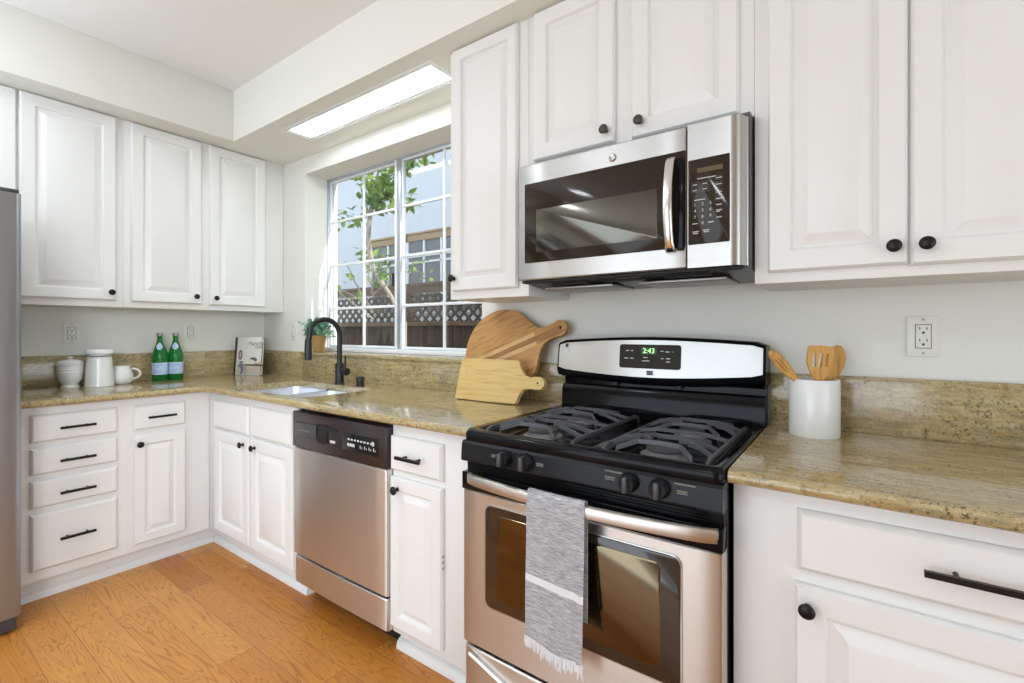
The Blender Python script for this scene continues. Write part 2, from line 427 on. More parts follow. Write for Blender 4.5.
# ---- window
win = bpy.data.objects.new('window_1', None); COL.objects.link(win); win.location = (1.33, .19, 1.082); win['kind'] = 'structure'
mb = MB(); y0, y1 = .165, .215; fz0, fz1 = 1.082, wz1
mb.box(wx0, wx1, y0, y1, fz0, fz0 + .030, .003); mb.box(wx0, wx1, y0, y1, fz1 - .014, fz1, .003)
mb.box(wx0, wx0 + .014, y0, y1, fz0, fz1, .003); mb.box(wx1 - .014, wx1, y0, y1, fz0, fz1, .003)
obj('window_frame', mb, 'almetal', win)
mb = MB(); mb.box(wx0, wx1, .150, .166, 1.082, 1.108, .003)
obj('window_track', mb, 'vinyl', win)
mb = MB(); mb.box(1.286, 1.303, .155, .20, 1.11, fz1 - .012, .003)
obj('meeting_rail', mb, 'vinyl', win); mb = MB(); mb.box(1.304, 1.336, .16, .205, 1.11, fz1 - .012, .003)
obj('mullion', mb, 'almetal', win)
for (a, b, vx, yy) in ((.567, 1.286, .940, .19), (1.336, 2.099, 1.690, .178)):
    mb = MB(); bar = .009
    mb.box(a, b, yy - .008, yy + .008, 1.11, 1.126, .002); mb.box(a, b, yy - .008, yy + .008, fz1 - .024, fz1 - .013, .002)
    mb.box(a, a + .008, yy - .008, yy + .008, 1.126, fz1 - .02, .002); mb.box(b - .008, b, yy - .008, yy + .008, 1.126, fz1 - .02, .002)
    sash = obj('sash', mb, 'vinyl', win)
    m2 = MB(); xs = [vx] if a < 1 else [vx]
    for x in xs: m2.box(x - bar, x + bar, yy - .006, yy + .006, 1.126, fz1 - .024, .003)
    if a > 1: pass
    for z in (1.990, 1.683, 1.379): m2.box(a + .008, b - .008, yy - .007, yy + .007, z - .0085, z + .0085, .003)
    obj('muntin', m2, 'vinyl', sash)
    obj('window_glass', MB().box(a + .004, b - .004, yy + .0085, yy + .0105, 1.115, fz1 - .016), 'pane', sash)
obj('latch', MB().box(1.272, 1.286, .146, .158, 1.50, 1.58, .003), 'blackmatte', win)

# ================================================================= OUTSIDE
struct('ground', MB().box(-16, 10, .3, 14, -.2, -.05), 'groundm')
FY = 2.2
fence = thing('wooden_fence', 'brown wooden fence with a lattice top, outside the window in front of the pale house', 'fence', (-1, FY, -.05))
mb = MB(); x = -6.0
while x < 2.6:
    mb.box(x, x + .135, FY, FY + .02, -.05, 1.30, .003); x += .14
obj('board_panel', mb, 'fence', fence)
mb = MB(); mb.box(-6, 2.6, FY - .035, FY + .005, 1.28, 1.335, .004); obj('middle_rail', mb, 'fence_pale', fence)
mb = MB(); mb.box(-6, 2.6, FY - .03, FY + .035, 1.76, 1.80, .004); mb.box(-6, 2.6, FY - .012, FY + .01, 1.68, 1.76, .003); obj('top_rail', mb, 'fence_pale', fence)
mb = MB(); x = -6.4
while x < 2.6:
    for sgn, yy in ((1, FY - .004), (-1, FY + .006)):
        xa = x if sgn > 0 else x + .34
        c = Vector((x + .17, yy, 1.49)); mt = Matrix.Translation(c) @ Matrix.Rotation(sgn * math.radians(45), 4, 'Y')
        mb.box(-.26, .26, -.004, .004, -.031, .031, 0, mtx=mt)
    x += .135
# trim lattice strips to the band between rails
mb.v = [(p[0], p[1], min(max(p[2], 1.325), 1.67)) for p in mb.v]
obj('lattice_panel', mb, 'lattice', fence)
for x in (-4.6, -2.75, -.9, .95): obj('post', MB().box(x - .045, x + .045, FY + .02, FY + .11, -.05, 1.76, .004), 'fence', fence)

HY = 4.5
house = thing('house', 'pale blue-grey neighbouring house wall with white framed windows, beyond the fence', 'house', (-3, HY, -.05))
mb = MB(); mb.box(-14, 6, HY, HY + 3, -.05, 6.6)
obj('wall', mb, 'stucco', house)
mb = MB(); mb.box(-14.4, 6.4, HY - .5, HY + 3.4, 6.6, 6.75); obj('roof', mb, 'roof', house)
for (a, b) in ((-4.5, -3.45), (-3.40, -1.15)):
    mb = MB(); mb.box(a - .08, b + .08, HY - .06, HY, 2.93, 3.05, .01); mb.box(a - .12, b + .12, HY - .09, HY, 3.05, 3.09, .01)
    obj('window_head', mb, 'siding', house)
    mb = MB(); n = 2 if b - a < 1.2 else 5
    for z0_, z1_ in ((2.62, 2.66), (2.50, 2.54), (1.55, 1.60)): mb.box(a, b, HY - .05, HY, z0_, z1_, .004)
    for k in range(n + 1):
        xx = a + (b - a) * k / n; mb.box(xx - .022, xx + .022, HY - .05, HY, 1.55, 2.93, .004)
    f = obj('window_casing', mb, 'vinyl', house)
    obj('window_pane', MB().box(a, b, HY - .02, HY - .005, 1.6, 2.93), 'housepane', f)

def leaf(mb, p, d, size, rnd=True, mi=0):
    d = Vector(d).normalized(); s = Vector((random.uniform(-1, 1), random.uniform(-1, 1), random.uniform(-.4, .4)))
    s = (s - d * s.dot(d)).normalized(); n = d.cross(s); w = size * .27
    p = Vector(p)
    a = [p, p + d * size * .3 + s * w + n * size * .05, p + d * size * .65 + s * w * .8 + n * size * .03, p + d * size - n * size * .1,
         p + d * size * .65 - s * w * .8 + n * size * .03, p + d * size * .3 - s * w + n * size * .05, p + d * size * .4 - n * size * .03]
    mb.add(a, [(0, 6, 1), (1, 6, 2), (2, 6, 3), (3, 6, 4), (4, 6, 5), (5, 6, 0)], mi)

tree = thing('tree', 'slender tree with broad green leaves, outside the left half of the window', 'tree', (-.40, 1.3, -.05))
trunk = [(.03, 1.35, -.05), (.03, 1.35, 1.30), (-.14, 1.33, 1.56), (-.38, 1.3, 1.85), (-.47, 1.3, 2.15), (-.44, 1.3, 2.42), (-.36, 1.28, 2.65), (-.25, 1.3, 2.95)]
mb = MB(); mb.tube(trunk, [.022, .020, .020, .024, .024, .021, .016, .008], 8)
branches = []
def branch(p0, p1, r0, sag=.05, leaves=14, spread=.12, size=.12):
    p0, p1 = Vector(p0), Vector(p1); pts = []
    for k in range(6):
        t = k / 5; pts.append(p0.lerp(p1, t) + Vector((random.uniform(-.02, .02), random.uniform(-.02, .02), -sag * 4 * t * (t - 1) * .4 + random.uniform(-.02, .02))))
    mb.tube(pts, [r0 * (1 - .75 * k / 5) for k in range(6)], 5)
    branches.append((pts, leaves, spread, size))
branch((-.36, 1.3, 1.40), (-.80, 1.25, 1.95), .014, leaves=4)
branch((-.38, 1.3, 1.55), (-.62, 1.4, 2.12), .012, leaves=26, size=.10)
branch((-.42, 1.3, 1.62), (-.12, 1.25, 2.02), .012, leaves=20, size=.09)
branch((-.45, 1.3, 2.30), (-.80, 1.2, 2.46), .010, leaves=12)
branch((-.80, 1.2, 2.46), (-1.05, 1.15, 2.24), .007, leaves=16)
branch((-.95, 1.2, 2.56), (-.98, 1.2, 2.16), .006, leaves=14, spread=.08)
branch((-.44, 1.3, 2.40), (.02, 1.2, 2.76), .013, leaves=44, spread=.16)
branch((-.44, 1.3, 2.42), (-.28, 1.4, 2.82), .013, leaves=50, spread=.18)
branch((-.46, 1.3, 2.42), (-.62, 1.4, 2.86), .012, leaves=44, spread=.18)
branch((-.40, 1.3, 2.48), (-.05, 1.4, 2.55), .012, leaves=34, spread=.15)
branch((-.05, 1.4, 2.55), (.24, 1.3, 2.38), .009, leaves=13, spread=.10, size=.11)
branch((.02, 1.2, 2.76), (.60, 1.1, 2.80), .010, leaves=34, spread=.10, size=.10)
branch((-.36, 1.3, 2.64), (.12, 1.45, 3.0), .010, leaves=44, spread=.18)
branch((-.36, 1.28, 1.35), (-1.3, 1.2, 1.86), .010, leaves=3)
branch((-.36, 1.28, 1.45), (-1.0, 1.2, 1.72), .009, leaves=2)
branch((-.36, 1.28, 1.60), (.35, 1.25, 1.88), .008, leaves=12, spread=.08, size=.08)
branch((.10, 1.25, 1.80), (.50, 1.2, 1.70), .006, leaves=8, spread=.08, size=.07)
obj('trunk', mb, 'bark', tree)
lm = MB()
for pts, n, sp, sz in branches:
    for _ in range(int(n * 1.5)):
        t = random.uniform(.3, 1) * 5; i = min(int(t), 4); p = pts[i].lerp(pts[i + 1], t - i)
        d = Vector((random.gauss(0, 1), random.gauss(0, .8), random.gauss(-.35, .8)))
        p = p + Vector((random.uniform(-sp, sp), random.uniform(-sp, sp), random.uniform(-sp, sp))) * .55
        leaf(lm, p, d, sz * random.uniform(.55, 1.1))
obj('foliage', lm, 'leaf', tree, smooth=0)

# ================================================================= CABINET BUILDERS
DOOR = [(0, 0), (0, .012), (.006, .0195), (.010, .0195), (.052, .0195), (.0555, .0180), (.0585, .0125), (.0615, .0070), (.0655, .0065), (.093, .0170), (.0955, .0180)]
DOORS = [(0, 0), (0, .012), (.006, .0195), (.010, .0195), (.045, .0195), (.0480, .0180), (.0505, .0125), (.0530, .0070), (.0565, .0065), (.078, .0170), (.080, .0180)]
SLAB = [(0, 0), (0, .010), (.003, .0145), (.010, .0200), (.013, .0200)]
def fr(face):
    """face frame: ('x', xplane) looks toward +x and runs along y; ('y', yplane) looks toward -y and runs along x"""
    ax, p = face
    if ax == 'x': return (lambda a, z: Vector((p, a, z))), Y, X
    return (lambda a, z: Vector((a, p, z))), X, -Y
def door(face, a0, a1, z0, z1, parent, knob=None, prof=DOOR, name='cabinet_door', knobmat='bronze'):
    P, U, Nn = fr(face); mb = MB().panel(P(a0, z0), U, Z, Nn, a1 - a0, z1 - z0, prof)
    d = obj(name, mb, 'cab', parent, smooth=25)
    if knob: make_knob(face, knob[0], knob[1], d, knobmat)
    return d
def make_knob(face, a, z, parent, m='bronze', r=.0155):
    P, U, Nn = fr(face); c = P(a, z) + Nn * .0195; k = r / .0155
    prof = [(.008, 0), (.0075, .002), (.005, .006), (.005, .012), (.010 * k, .015), (r, .019), (r, .022), (r * .8, .0255), (r * .3, .027)]
    mb = MB(); rings = []
    for rr, h in prof: rings.append([c + Nn * h + U * cos(2 * PI * q / 20) * rr + Z * sin(2 * PI * q / 20) * rr for q in range(20)])
    mb.loft(rings); return obj('knob', mb, m, parent)
def make_pull(face, a0, a1, z, parent, m='bronze'):
    P, U, Nn = fr(face); mb = MB()
    bar = [P(a0, z) + Nn * .050, P(a1, z) + Nn * .050]
    rings = [[b + Nn * u + Z * w for u, w in ((-.0045, -.0055), (.0045, -.0055), (.0045, .0055), (-.0045, .0055))] for b in bar]
    mb.loft(rings)
    for t in (.22, .78):
        a = a0 + (a1 - a0) * t; mb.tube([P(a, z) + Nn * .0185, P(a, z) + Nn * .047], .0042, 8)
    return obj('handle', mb, m, parent)
def drawer(face, a0, a1, z0, z1, parent, pull=None, name='drawer'):
    P, U, Nn = fr(face); mb = MB().panel(P(a0, z0), U, Z, Nn, a1 - a0, z1 - z0, SLAB)
    d = obj(name, mb, 'cab', parent, smooth=25)
    if pull: make_pull(face, pull[0], pull[1], pull[2], d)
    return d
FX, FYY = .622, -.622     # base face frame planes
# ---- left run
c = thing('base_cabinet', 'white base cabinet with a stack of four drawers, beside the refrigerator', 'cabinet', (.3, -1.2, 0))
obj('cabinet_body', MB().box(0.002, FX, -1.400, -1.0001, .10, BT).box(.002, TK, -1.400, -1.0001, 0, .10), 'cab', c)
for z0, z1, hz in ((.722, .845, .781), (.577, .697, .632), (.429, .551, .485), (.148, .402, .277)):
    drawer(('x', FX), -1.347, -1.039, z0, z1, c, (-1.254, -1.128, hz))
c = thing('base_cabinet', 'white corner base cabinet with one drawer above a door, right of the four-drawer stack', 'cabinet', (.3, -.8, 0))
obj('cabinet_body', MB().box(0.002, FX, -.9999, -.6225, .10, BT).box(.002, TK, -.9999, -.5605, 0, .10), 'cab', c)
drawer(('x', FX), -.974, -.744, .716, .842, c, (-.921, -.797, .779))
door(('x', FX), -.974, -.743, .136, .690, c, (-.952, .645), DOORS)
# ---- sink base
c = thing('base_cabinet', 'white sink base cabinet with two doors under two blank drawer fronts, left of the dishwasher', 'cabinet', (1.1, -.3, 0))
mb = MB(); mb.box(.6225, 1.548, FYY, FYY + .02, .10, BT, .001); mb.box(1.53, 1.548, FYY + .02, -.01, .10, BT); mb.box(.60, 1.53, -.60, -.01, .10, .12); mb.box(.5605, 1.548, -TK, -.01, 0, .10)
obj('cabinet_body', mb, 'cab', c)
drawer(('y', FYY), .722, 1.110, .694, .845, c, name='false_drawer_front'); drawer(('y', FYY), 1.138, 1.512, .694, .845, c, name='false_drawer_front')
door(('y', FYY), .735, 1.118, .132, .683, c, (1.068, .643), DOOR); door(('y', FYY), 1.138, 1.525, .132, .683, c, (1.187, .643), DOOR)
# ---- narrow cabinet
c = thing('base_cabinet', 'narrow white base cabinet with one drawer over one door, between dishwasher and stove', 'cabinet', (2.4, -.3, 0))
obj('cabinet_body', MB().box(2.193, 2.598, FYY, -.01, .10, BT, .0015).box(2.165, 2.598, -TK, -.01, 0, .10), 'cab', c)
drawer(('y', FYY), 2.196, 2.461, .708, .835, c, (2.262, 2.385, .769)); d = door(('y', FYY), 2.196, 2.461, .130, .685, c, (2.240, .643), DOORS)
mb = MB()
for q in range(3): mb.box(2.4605, 2.4635, FYY - .016, FYY - .006, .410 + q * .020, .419 + q * .020, .001)
obj('hinge', mb, 'alu', d)
# ---- right base
c = thing('base_cabinet', 'white base cabinet with a wide drawer over a door, right of the stove', 'cabinet', (3.9, -.3, 0))
obj('cabinet_body', MB().box(3.370, 4.60, FYY, -.01, .10, BT, .0015).box(3.374, 4.60, -TK, -.01, 0, .10), 'cab', c)
drawer(('y', FYY), 3.496, 4.12, .718, .845, c, (3.698, 3.905, .784)); door(('y', FYY), 3.492, 4.12, .132, .689, c, (3.516, .646))
# ---- uppers, left wall
UX = .277
c = thing('upper_cabinet', 'white wall cabinet above the refrigerator, at the left edge of the picture', 'cabinet', (.14, -1.9, 1.88))
obj('cabinet_body', MB().box(.002, UX, -2.32, -1.3345, 1.86, SOF, .0015), 'cab', c)
door(('x', UX), -1.83, -1.3405, 1.885, 2.398, c); door(('x', UX), -2.29, -1.835, 1.885, 2.398, c)
c = thing('upper_cabinet', 'tall white single-door wall cabinet, leftmost above the canister and pitcher', 'cabinet', (.14, -1.1, 1.355))
obj('cabinet_body', MB().box(.002, UX, -1.334, -.9205, 1.355, SOF, .0015), 'cab', c)
door(('x', UX), -1.330, -.955, 1.391, 2.400, c, (-.979, 1.434))
c = thing('upper_cabinet', 'white wall cabinet with two doors in the corner left of the window', 'cabinet', (.14, -.5, 1.355))
obj('cabinet_body', MB().box(.002, UX, -.920, -.002, 1.355, SOF, .0015), 'cab', c)
door(('x', UX), -.888, -.532, 1.389, 2.405 - .005, c, (-.567, 1.434)); door(('x', UX), -.486, -.136, 1.387, 2.400, c, (-.455, 1.431))
# ---- uppers, back wall
UY = -.312
c = thing('upper_cabinet', 'narrow tall white wall cabinet with one door, between window and microwave', 'cabinet', (2.4, -.15, 1.355))
obj('cabinet_body', MB().box(2.196, 2.598, UY, -.002, 1.355, SOF, .0015), 'cab', c)
door(('y', UY), 2.221, 2.555, 1.389, 2.400, c, (2.234, 1.442), DOORS, knobmat='bronze')
c = thing('upper_cabinet', 'short white wall cabinet with two doors, directly above the microwave', 'cabinet', (2.98, -.15, 1.84))
obj('cabinet_body', MB().box(2.599, 3.3665, UY, -.002, 1.832, SOF, .0015), 'cab', c)
door(('y', UY), 2.628, 2.950, 1.852, 2.400, c, (2.920, 1.893), knobmat='bronze_knob'); door(('y', UY), 3.008, 3.328, 1.846, 2.400, c, (3.039, 1.893), knobmat='bronze_knob')
c = thing('upper_cabinet', 'large white wall cabinet with two wide doors, right of the microwave', 'cabinet', (3.8, -.15, 1.355))
obj('cabinet_body', MB().box(3.367, 4.60, UY, -.002, 1.355, SOF, .0015), 'cab', c)
door(('y', UY), 3.401, 3.700, 1.384, 2.400, c, (3.673, 1.427)); door(('y', UY), 3.706, 4.006, 1.380, 2.400, c, (3.733, 1.427))
door(('y', UY), 4.03, 4.33, 1.380, 2.400, c)

# ================================================================= COUNTERTOPS
D = .672
def counter(name, label, outline, hole, m):
    """outline(d) -> ring of (x,y) with the front edges pulled back by d"""
    th = CT - BT; r = th / 2; prof = [(r, CT)] + [(r - r * sin(a), CT - r + r * cos(a)) for a in [PI * k / 8 for k in range(1, 8)]] + [(r, BT)]
    bm = bmesh.new(); rings = []
    for d, z in prof: rings.append([bm.verts.new((x, y, z)) for x, y in outline(d)])
    n = len(rings[0])
    for a, b in zip(rings, rings[1:]):
        for j in range(n):
            k = (j + 1) % n
            bm.faces.new((a[j], a[k], b[k], b[j]))
    for ring, z in ((rings[0], CT), (rings[-1], BT)):
        edges = [bm.edges.get((ring[j], ring[(j + 1) % n])) for j in range(n)]
        if hole:
            hv = [bm.verts.new((x, y, z)) for x, y in hole]
            edges += [bm.edges.new((hv[j], hv[(j + 1) % len(hv)])) for j in range(len(hv))]
            if z == CT: top = hv
            else: bot = hv
        bmesh.ops.triangle_fill(bm, use_beauty=True, edges=edges)
    if hole:
        for j in range(len(top)):
            k = (j + 1) % len(top); bm.faces.new((top[j], top[k], bot[k], bot[j]))
    o = obj(name, MB().bm_add(bm), m, None, 40); return tag(o, label, 'countertop')
SX0, SX1, SY0, SY1 = .800, 1.540, -.598, -.190
hole = rrect((SX0 + SX1) / 2, (SY0 + SY1) / 2, SX1 - SX0, SY1 - SY0, .055, 6)
counter('countertop', 'L-shaped speckled granite countertop with the sink cut in, left of the stove',
        lambda d: [(.001, -1.400), (D - d, -1.400), (D - d, -(D - d) - .02), (D - d + .006, -(D - d) - .006), (D - d + .02, -(D - d)), (2.600, -(D - d)), (2.600, -.001), (.001, -.001)], hole, 'granite')
counter('countertop', 'golden streaked granite countertop right of the stove, under the utensil crock',
        lambda d: [(3.3675, -(D - d)), (4.60, -(D - d)), (4.60, -.001), (3.3675, -.001)], None, 'granite')
def slab(name, label, *b, m='granite', bev=.002):
    mb = MB()
    for q in b: mb.box(*q, bev)
    return tag(obj(name, mb, m), label, 'backsplash')
slab('backsplash', 'granite backsplash strip behind the canister, pitcher and bottles', (.001, .021, -1.400, -.022, CT, BS + .004), m='granite_l')
slab('backsplash', 'granite backsplash strip below the window, behind the faucet and cutting boards', (.001, wx0, -.021, -.001, CT, BS), (wx0 + .0005, wx1, -.021, -.001, CT, 1.0615), (wx1 + .0005, 2.602, -.021, -.001, CT, BS))
slab('backsplash', 'golden granite backsplash strip behind the utensil crock', (3.369, 4.60, -.021, -.001, CT, 1.084))
mb = MB().box(wx0 + .001, wx1 - .001, -.04, .164, 1.0625, BS, .004)
tag(obj('window_sill', mb, 'granite'), 'granite window sill ledge holding the small potted herb', 'sill')

# ================================================================= SINK AND FAUCET
sk = thing('sink', 'stainless double-bowl sink set into the granite in front of the window', 'sink', ((SX0 + SX1) / 2, (SY0 + SY1) / 2, BT))
def bowl(x0, x1, y0, y1, zb, parent):
    cx, cy, w, h = (x0 + x1) / 2, (y0 + y1) / 2, x1 - x0, y1 - y0; rings = []
    for ins, z, r in ((-.004, BT - .001, .055), (0, BT - .001, .052), (.003, BT - .02, .052), (.008, zb + .04, .052), (.02, zb + .012, .05), (.05, zb, .04)):
        rings.append([(x, y, z) for x, y in rrect(cx, cy, w - 2 * ins, h - 2 * ins, r, 5)])
    mb = MB().loft(rings, cap=False); n = len(rings[0]); mb.add(rings[-1], [tuple(range(n))])
    o = obj('bowl', mb, 'sink', parent)
    obj('drain', MB().lathe((cx, cy, zb + .0008), [(.045, 0), (.045, .002), (.036, .003), (.03, .0), (.006, -.001)], 24), 'chrome', o)
xm = (SX0 + SX1) / 2 - .02
bowl(SX0 + .004, xm - .012, SY0 + .004, SY1 - .004, BT - .19, sk); bowl(xm + .012, SX1 - .004, SY0 + .004, SY1 - .004, BT - .19, sk)
obj('divider', MB().box(xm - .0115, xm + .0115, SY0 + .02, SY1 - .02, BT - .12, BT - .003, .006), 'sink', sk)

fx, fy = 1.166, -.150
fa = thing('faucet', 'matte black gooseneck kitchen faucet behind the sink', 'faucet', (fx, fy, CT))
obj('base', MB().lathe((fx, fy, CT), [(.030, 0), (.030, .004), (.025, .006), (.0245, .118), (.020, .124)], 24), 'blackmatte', fa)
pts = [(fx, fy, CT + .115), (fx, fy, CT + .20), (fx, fy, 1.200)]
R_ = .088
for k in range(1, 13):
    a = PI * k / 12; pts.append((fx - .010 * (1 - cos(a)), fy - R_ * (1 - cos(a)), 1.200 + R_ * sin(a)))
pts += [(fx - .021, fy - 2 * R_ - .004, 1.165)]
obj('neck', MB().tube(pts, .0145, 14), 'blackmatte', fa)
ex, ey = fx - .021, fy - 2 * R_ - .004
obj('spray_head', MB().lathe((ex, ey - .003, 1.062), [(.016, 0), (.0195, .004), (.0195, .07), (.0165, .11), (.0155, .115)], 20), 'blackmatte', fa)
mb = MB().lathe((fx + .018, fy, CT + .075), [(.015, 0), (.016, .012), (.023, .016), (.023, .052), (.020, .056)], 20, axis='x')
mb.tube([(fx + .052, fy, CT + .092), (fx + .050, fy + .004, CT + .125), (fx + .040, fy + .010, CT + .165)], [.006, .0055, .0045], 8)
obj('handle', mb, 'blackmatte', fa)
tag(obj('soap_dispenser', MB().lathe((1.349, -.144, CT), [(.026, 0), (.026, .004), (.020, .007), (.020, .026), (.0225, .028), (.0225, .050), (.020, .053)], 24), 'blackmatte'), 'short black cylindrical air gap cap on the counter, right of the faucet', 'sink fitting')

# ================================================================= DISHWASHER
dx0, dx1, dy = 1.5535, 2.190, -.632
dw = thing('dishwasher', 'stainless steel dishwasher with a dark brown control panel', 'dishwasher', (1.87, -.3, 0))
obj('tub', MB().box(dx0 + .005, dx1 - .008, dy + .015, -.03, .10, .868).box(dx0 + .01, 2.155, -.545, -.03, .0, .10), 'darkvoid', dw)
def bulge_front(x0, x1, z0, z1, yb, yf, bow=.004, edge=.010, n=10, m=None):
    """door skin, slightly rounded at its vertical edges and bowed"""
    rings = []
    prof = [(x0, yb), (x0, yf + edge), (x0 + edge * .3, yf + edge * .3), (x0 + edge, yf)]
    for k in range(1, n): prof.append((x0 + edge + (x1 - x0 - 2 * edge) * k / n, yf - bow * sin(PI * k / n)))
    prof += [(x1 - edge, yf), (x1 - edge * .3, yf + edge * .3), (x1, yf + edge), (x1, yb)]
    b = min(.004, (z1 - z0) * .2)
    for z, ins in ((z0, b), (z0 + b, 0), (z1 - b, 0), (z1, b)): rings.append([(x, y + (ins if y < yb - 1e-6 else 0), z) for x, y in prof])
    return MB().loft(rings)
obj('door', bulge_front(dx0, dx1, .232, .706, dy + .012, dy - .018, .003), 'steel_warm', dw)
obj('lower_panel', bulge_front(dx0 + .012, dx1, .104, .224, dy + .012, dy - .018, .003), 'steel_warm', dw)
cp = obj('control_panel', MB().box(dx0, dx1 + .002, dy - .022, dy + .012, .709, .866, .006), 'brownpanel', dw)
obj('handle_pad', MB().box(1.578, 1.742, dy - .0262, dy - .021, .757, .822, .004), 'greyplastic', cp)
obj('latch_pocket', MB().box(1.752, 1.822, dy - .0240, dy - .021, .752, .829, .006).prism([(1.80 + .045 * cos(PI + PI * k / 10) + .045, dy - .0255, .822 + .020 * sin(PI + PI * k / 10)) for k in range(11)], (0, .004, 0)), 'darkvoid', cp)
mb = MB().box(1.925, 2.150, dy - .0235, dy - .0215, .748, .815, .001); bz = obj('button_field', mb, 'enamel_panel', cp)
mb = MB()
for k in range(8): mb.box(1.963 + k * .020, 1.974 + k * .020, dy - .0246, dy - .0235, .790, .797)
mb.lathe((2.118, dy - .0236, .794), [(.009, 0), (.009, .001)], 14, axis='y')
for k in range(3): mb.box(1.960 + k * .016, 1.974 + k * .016, dy - .0246, dy - .0235, .766, .778)
for k in range(4): mb.box(2.040 + k * .027, 2.044 + k * .027, dy - .0246, dy - .0235, .766, .778); mb.box(2.050 + k * .027, 2.053 + k * .027, dy - .0246, dy - .0235, .766, .772)
obj('latch_marking', MB().box(1.843, 1.876, dy - .0246, dy - .0215, .762, .772), 'ink', cp)
obj('pad_marking', MB().box(1.610, 1.70, dy - .0268, dy - .0258, .786, .790), 'inkdim', cp)
for k in range(5): mb.box(1.940, 1.955, dy - .0246, dy - .0235, .800, .803)
obj('panel_marking', mb, 'ink', bz)

# ================================================================= RANGE
rx0, rx1 = 2.606, 3.3635; rc = (rx0 + rx1) / 2
rg = thing('gas_range', 'black and stainless freestanding gas range with four burners', 'stove', (rc, -.35, 0))
obj('range_body', MB().box(rx0 + .004, rx1 - .002, -.655, -.012, .03, .880, .003).box(rx0 + .04, rx1 - .04, -.60, -.05, 0, .03), 'enamel', rg)
# cooktop: rounded lip ring, sunken tray
rings = []
def ctring(ins, z, r, ex=0): return [(x, y, z) for x, y in rrect(rc, -.375, (rx1 - rx0) - 2 * ins, .640 - 2 * ins, r, 5)]
rings = [ctring(.004, .880, .02), ctring(0, .888, .022), ctring(0, .905, .022), ctring(.004, .914, .022), ctring(.012, .918, .022), ctring(.030, .917, .02), ctring(.042, .911, .02), ctring(.052, .896, .02), ctring(.060, .893, .02)]
mb = MB().loft(rings, cap=False); n = len(rings[0]); mb.add(rings[-1], [tuple(range(n))]); mb.add(rings[0], [tuple(range(n))])
ck = obj('cooktop', mb, 'enamel', rg)
for bx, by, br in ((2.800, -.535, .046), (2.795, -.255, .040), (3.190, -.545, .050), (3.180, -.255, .038)):
    b = obj('burner', MB().lathe((bx, by, .8935), [(br + .016, 0), (br + .015, .002), (br + .008, .0025), (br, .003), (br, .013), (br - .003, .014)], 32), 'alu', ck)
    obj('burner_cap', MB().lathe((bx, by, .908), [(br - .006, 0), (br, .002), (br, .006), (br - .006, .009), (.004, .0095)], 32), 'iron', b)
obj('center_tray', MB().box(2.972, 3.048, -.64, -.12, .8932, .896, .001), 'enamel_panel', ck)
def grate(x0, x1, y0, y1, cx, ys, parent):
    g = MB(); zt = .931; t = .007
    def bar(pts, w=.0075, h=.010): # rectangular section swept
        P = [Vector(p) for p in pts]; rr = []
        for i, p in enumerate(P):
            d = (P[min(i + 1, len(P) - 1)] - P[max(i - 1, 0)]); d.z = 0
            if d.length < 1e-6: d = Vector((1, 0, 0))
            d.normalize(); s_ = Vector((-d.y, d.x, 0))
            rr.append([p + s_ * w - Z * h, p + s_ * w * .8 + Z * 0, p - s_ * w * .8, p - s_ * w - Z * h])
        g.loft(rr)
    # long low rails at both sides, front-to-back
    for x in (x0, x1): bar([(x, y0, .897), (x, y0 + .008, .915), (x, y0 + .03, .922), (x, y1 - .03, .922), (x, y1 - .008, .915), (x, y1, .897)], .0046, .010)
    ym = (y0 + y1) / 2
    bar([(x0, ym, .922), (cx - .07, ym, .934), (cx + .07, ym, .934), (x1, ym, .922)], .0044, .010)
    for by in ys:
        for s_ in (-1, 1):       # arch in front of and behind the burner
            y_ = by + s_ * .050
            bar([(cx - .098, by + s_ * .105, .897), (cx - .092, by + s_ * .098, .926), (cx - .055, y_, .938), (cx, by + s_ * .042, .939), (cx + .055, y_, .938), (cx + .092, by + s_ * .098, .926), (cx + .098, by + s_ * .105, .897)], .0044, .011)
        for s_, xe in ((-1, x0), (1, x1)):   # side fingers reaching in from the rails
            bar([(xe, by + .030, .922), (cx + s_ * .085, by + .022, .938), (cx + s_ * .036, by + .006, .939)], .0044, .011)
            bar([(xe, by - .045, .922), (cx + s_ * .100, by - .030, .937), (cx + s_ * .066, by - .010, .938)], .0044, .011)
    return obj('grate', g, 'iron', parent, smooth=20)
grate(2.660, 2.962, -.650, -.140, 2.800, (-.535, -.255), ck)
grate(3.056, 3.318, -.650, -.140, 3.187, (-.545, -.255), ck)
# control panel with knobs
cpz0, cpz1 = .822, .884
rings = [[(x, y, z) for (y, z) in ((-.655, .822), (-.700, .822), (-.703, .828), (-.699, .876), (-.694, .8835), (-.655, .8835))] for x in (rx0, rx1)]
cp = obj('control_panel', MB().loft(rings), 'enamel_panel', rg, smooth=20)
for kx in (2.776, 2.850, 3.151, 3.227):
    kb = MB().lathe((kx, -.7005, .855), [(.024, 0), (.0245, .004), (.0225, .008), (.020, .024), (.0185, .026)], 28, axis='y')
    k = obj('knob', kb, 'enamel_panel', cp)
    obj('knob_grip', MB().box(kx - .006, kx + .006, -.738, -.722, .836, .874, .003), 'greyplastic', k)
for x_, z_, w_ in ((2.728, .857, .018), (2.885, .857, .020), (3.09, .873, .045), (3.09, .858, .024), (3.262, .873, .045), (3.268, .857, .022)):
    obj('panel_marking', MB().box(x_ - .002, x_ + w_, -.7035, -.700, z_ - .0015, z_ + .0015), 'inkdim', cp)
    if w_ < .04: obj('panel_marking', MB().box(x_ - .002, x_ + w_, -.7035, -.700, z_ - .0065, z_ - .0038), 'inkdim', cp)
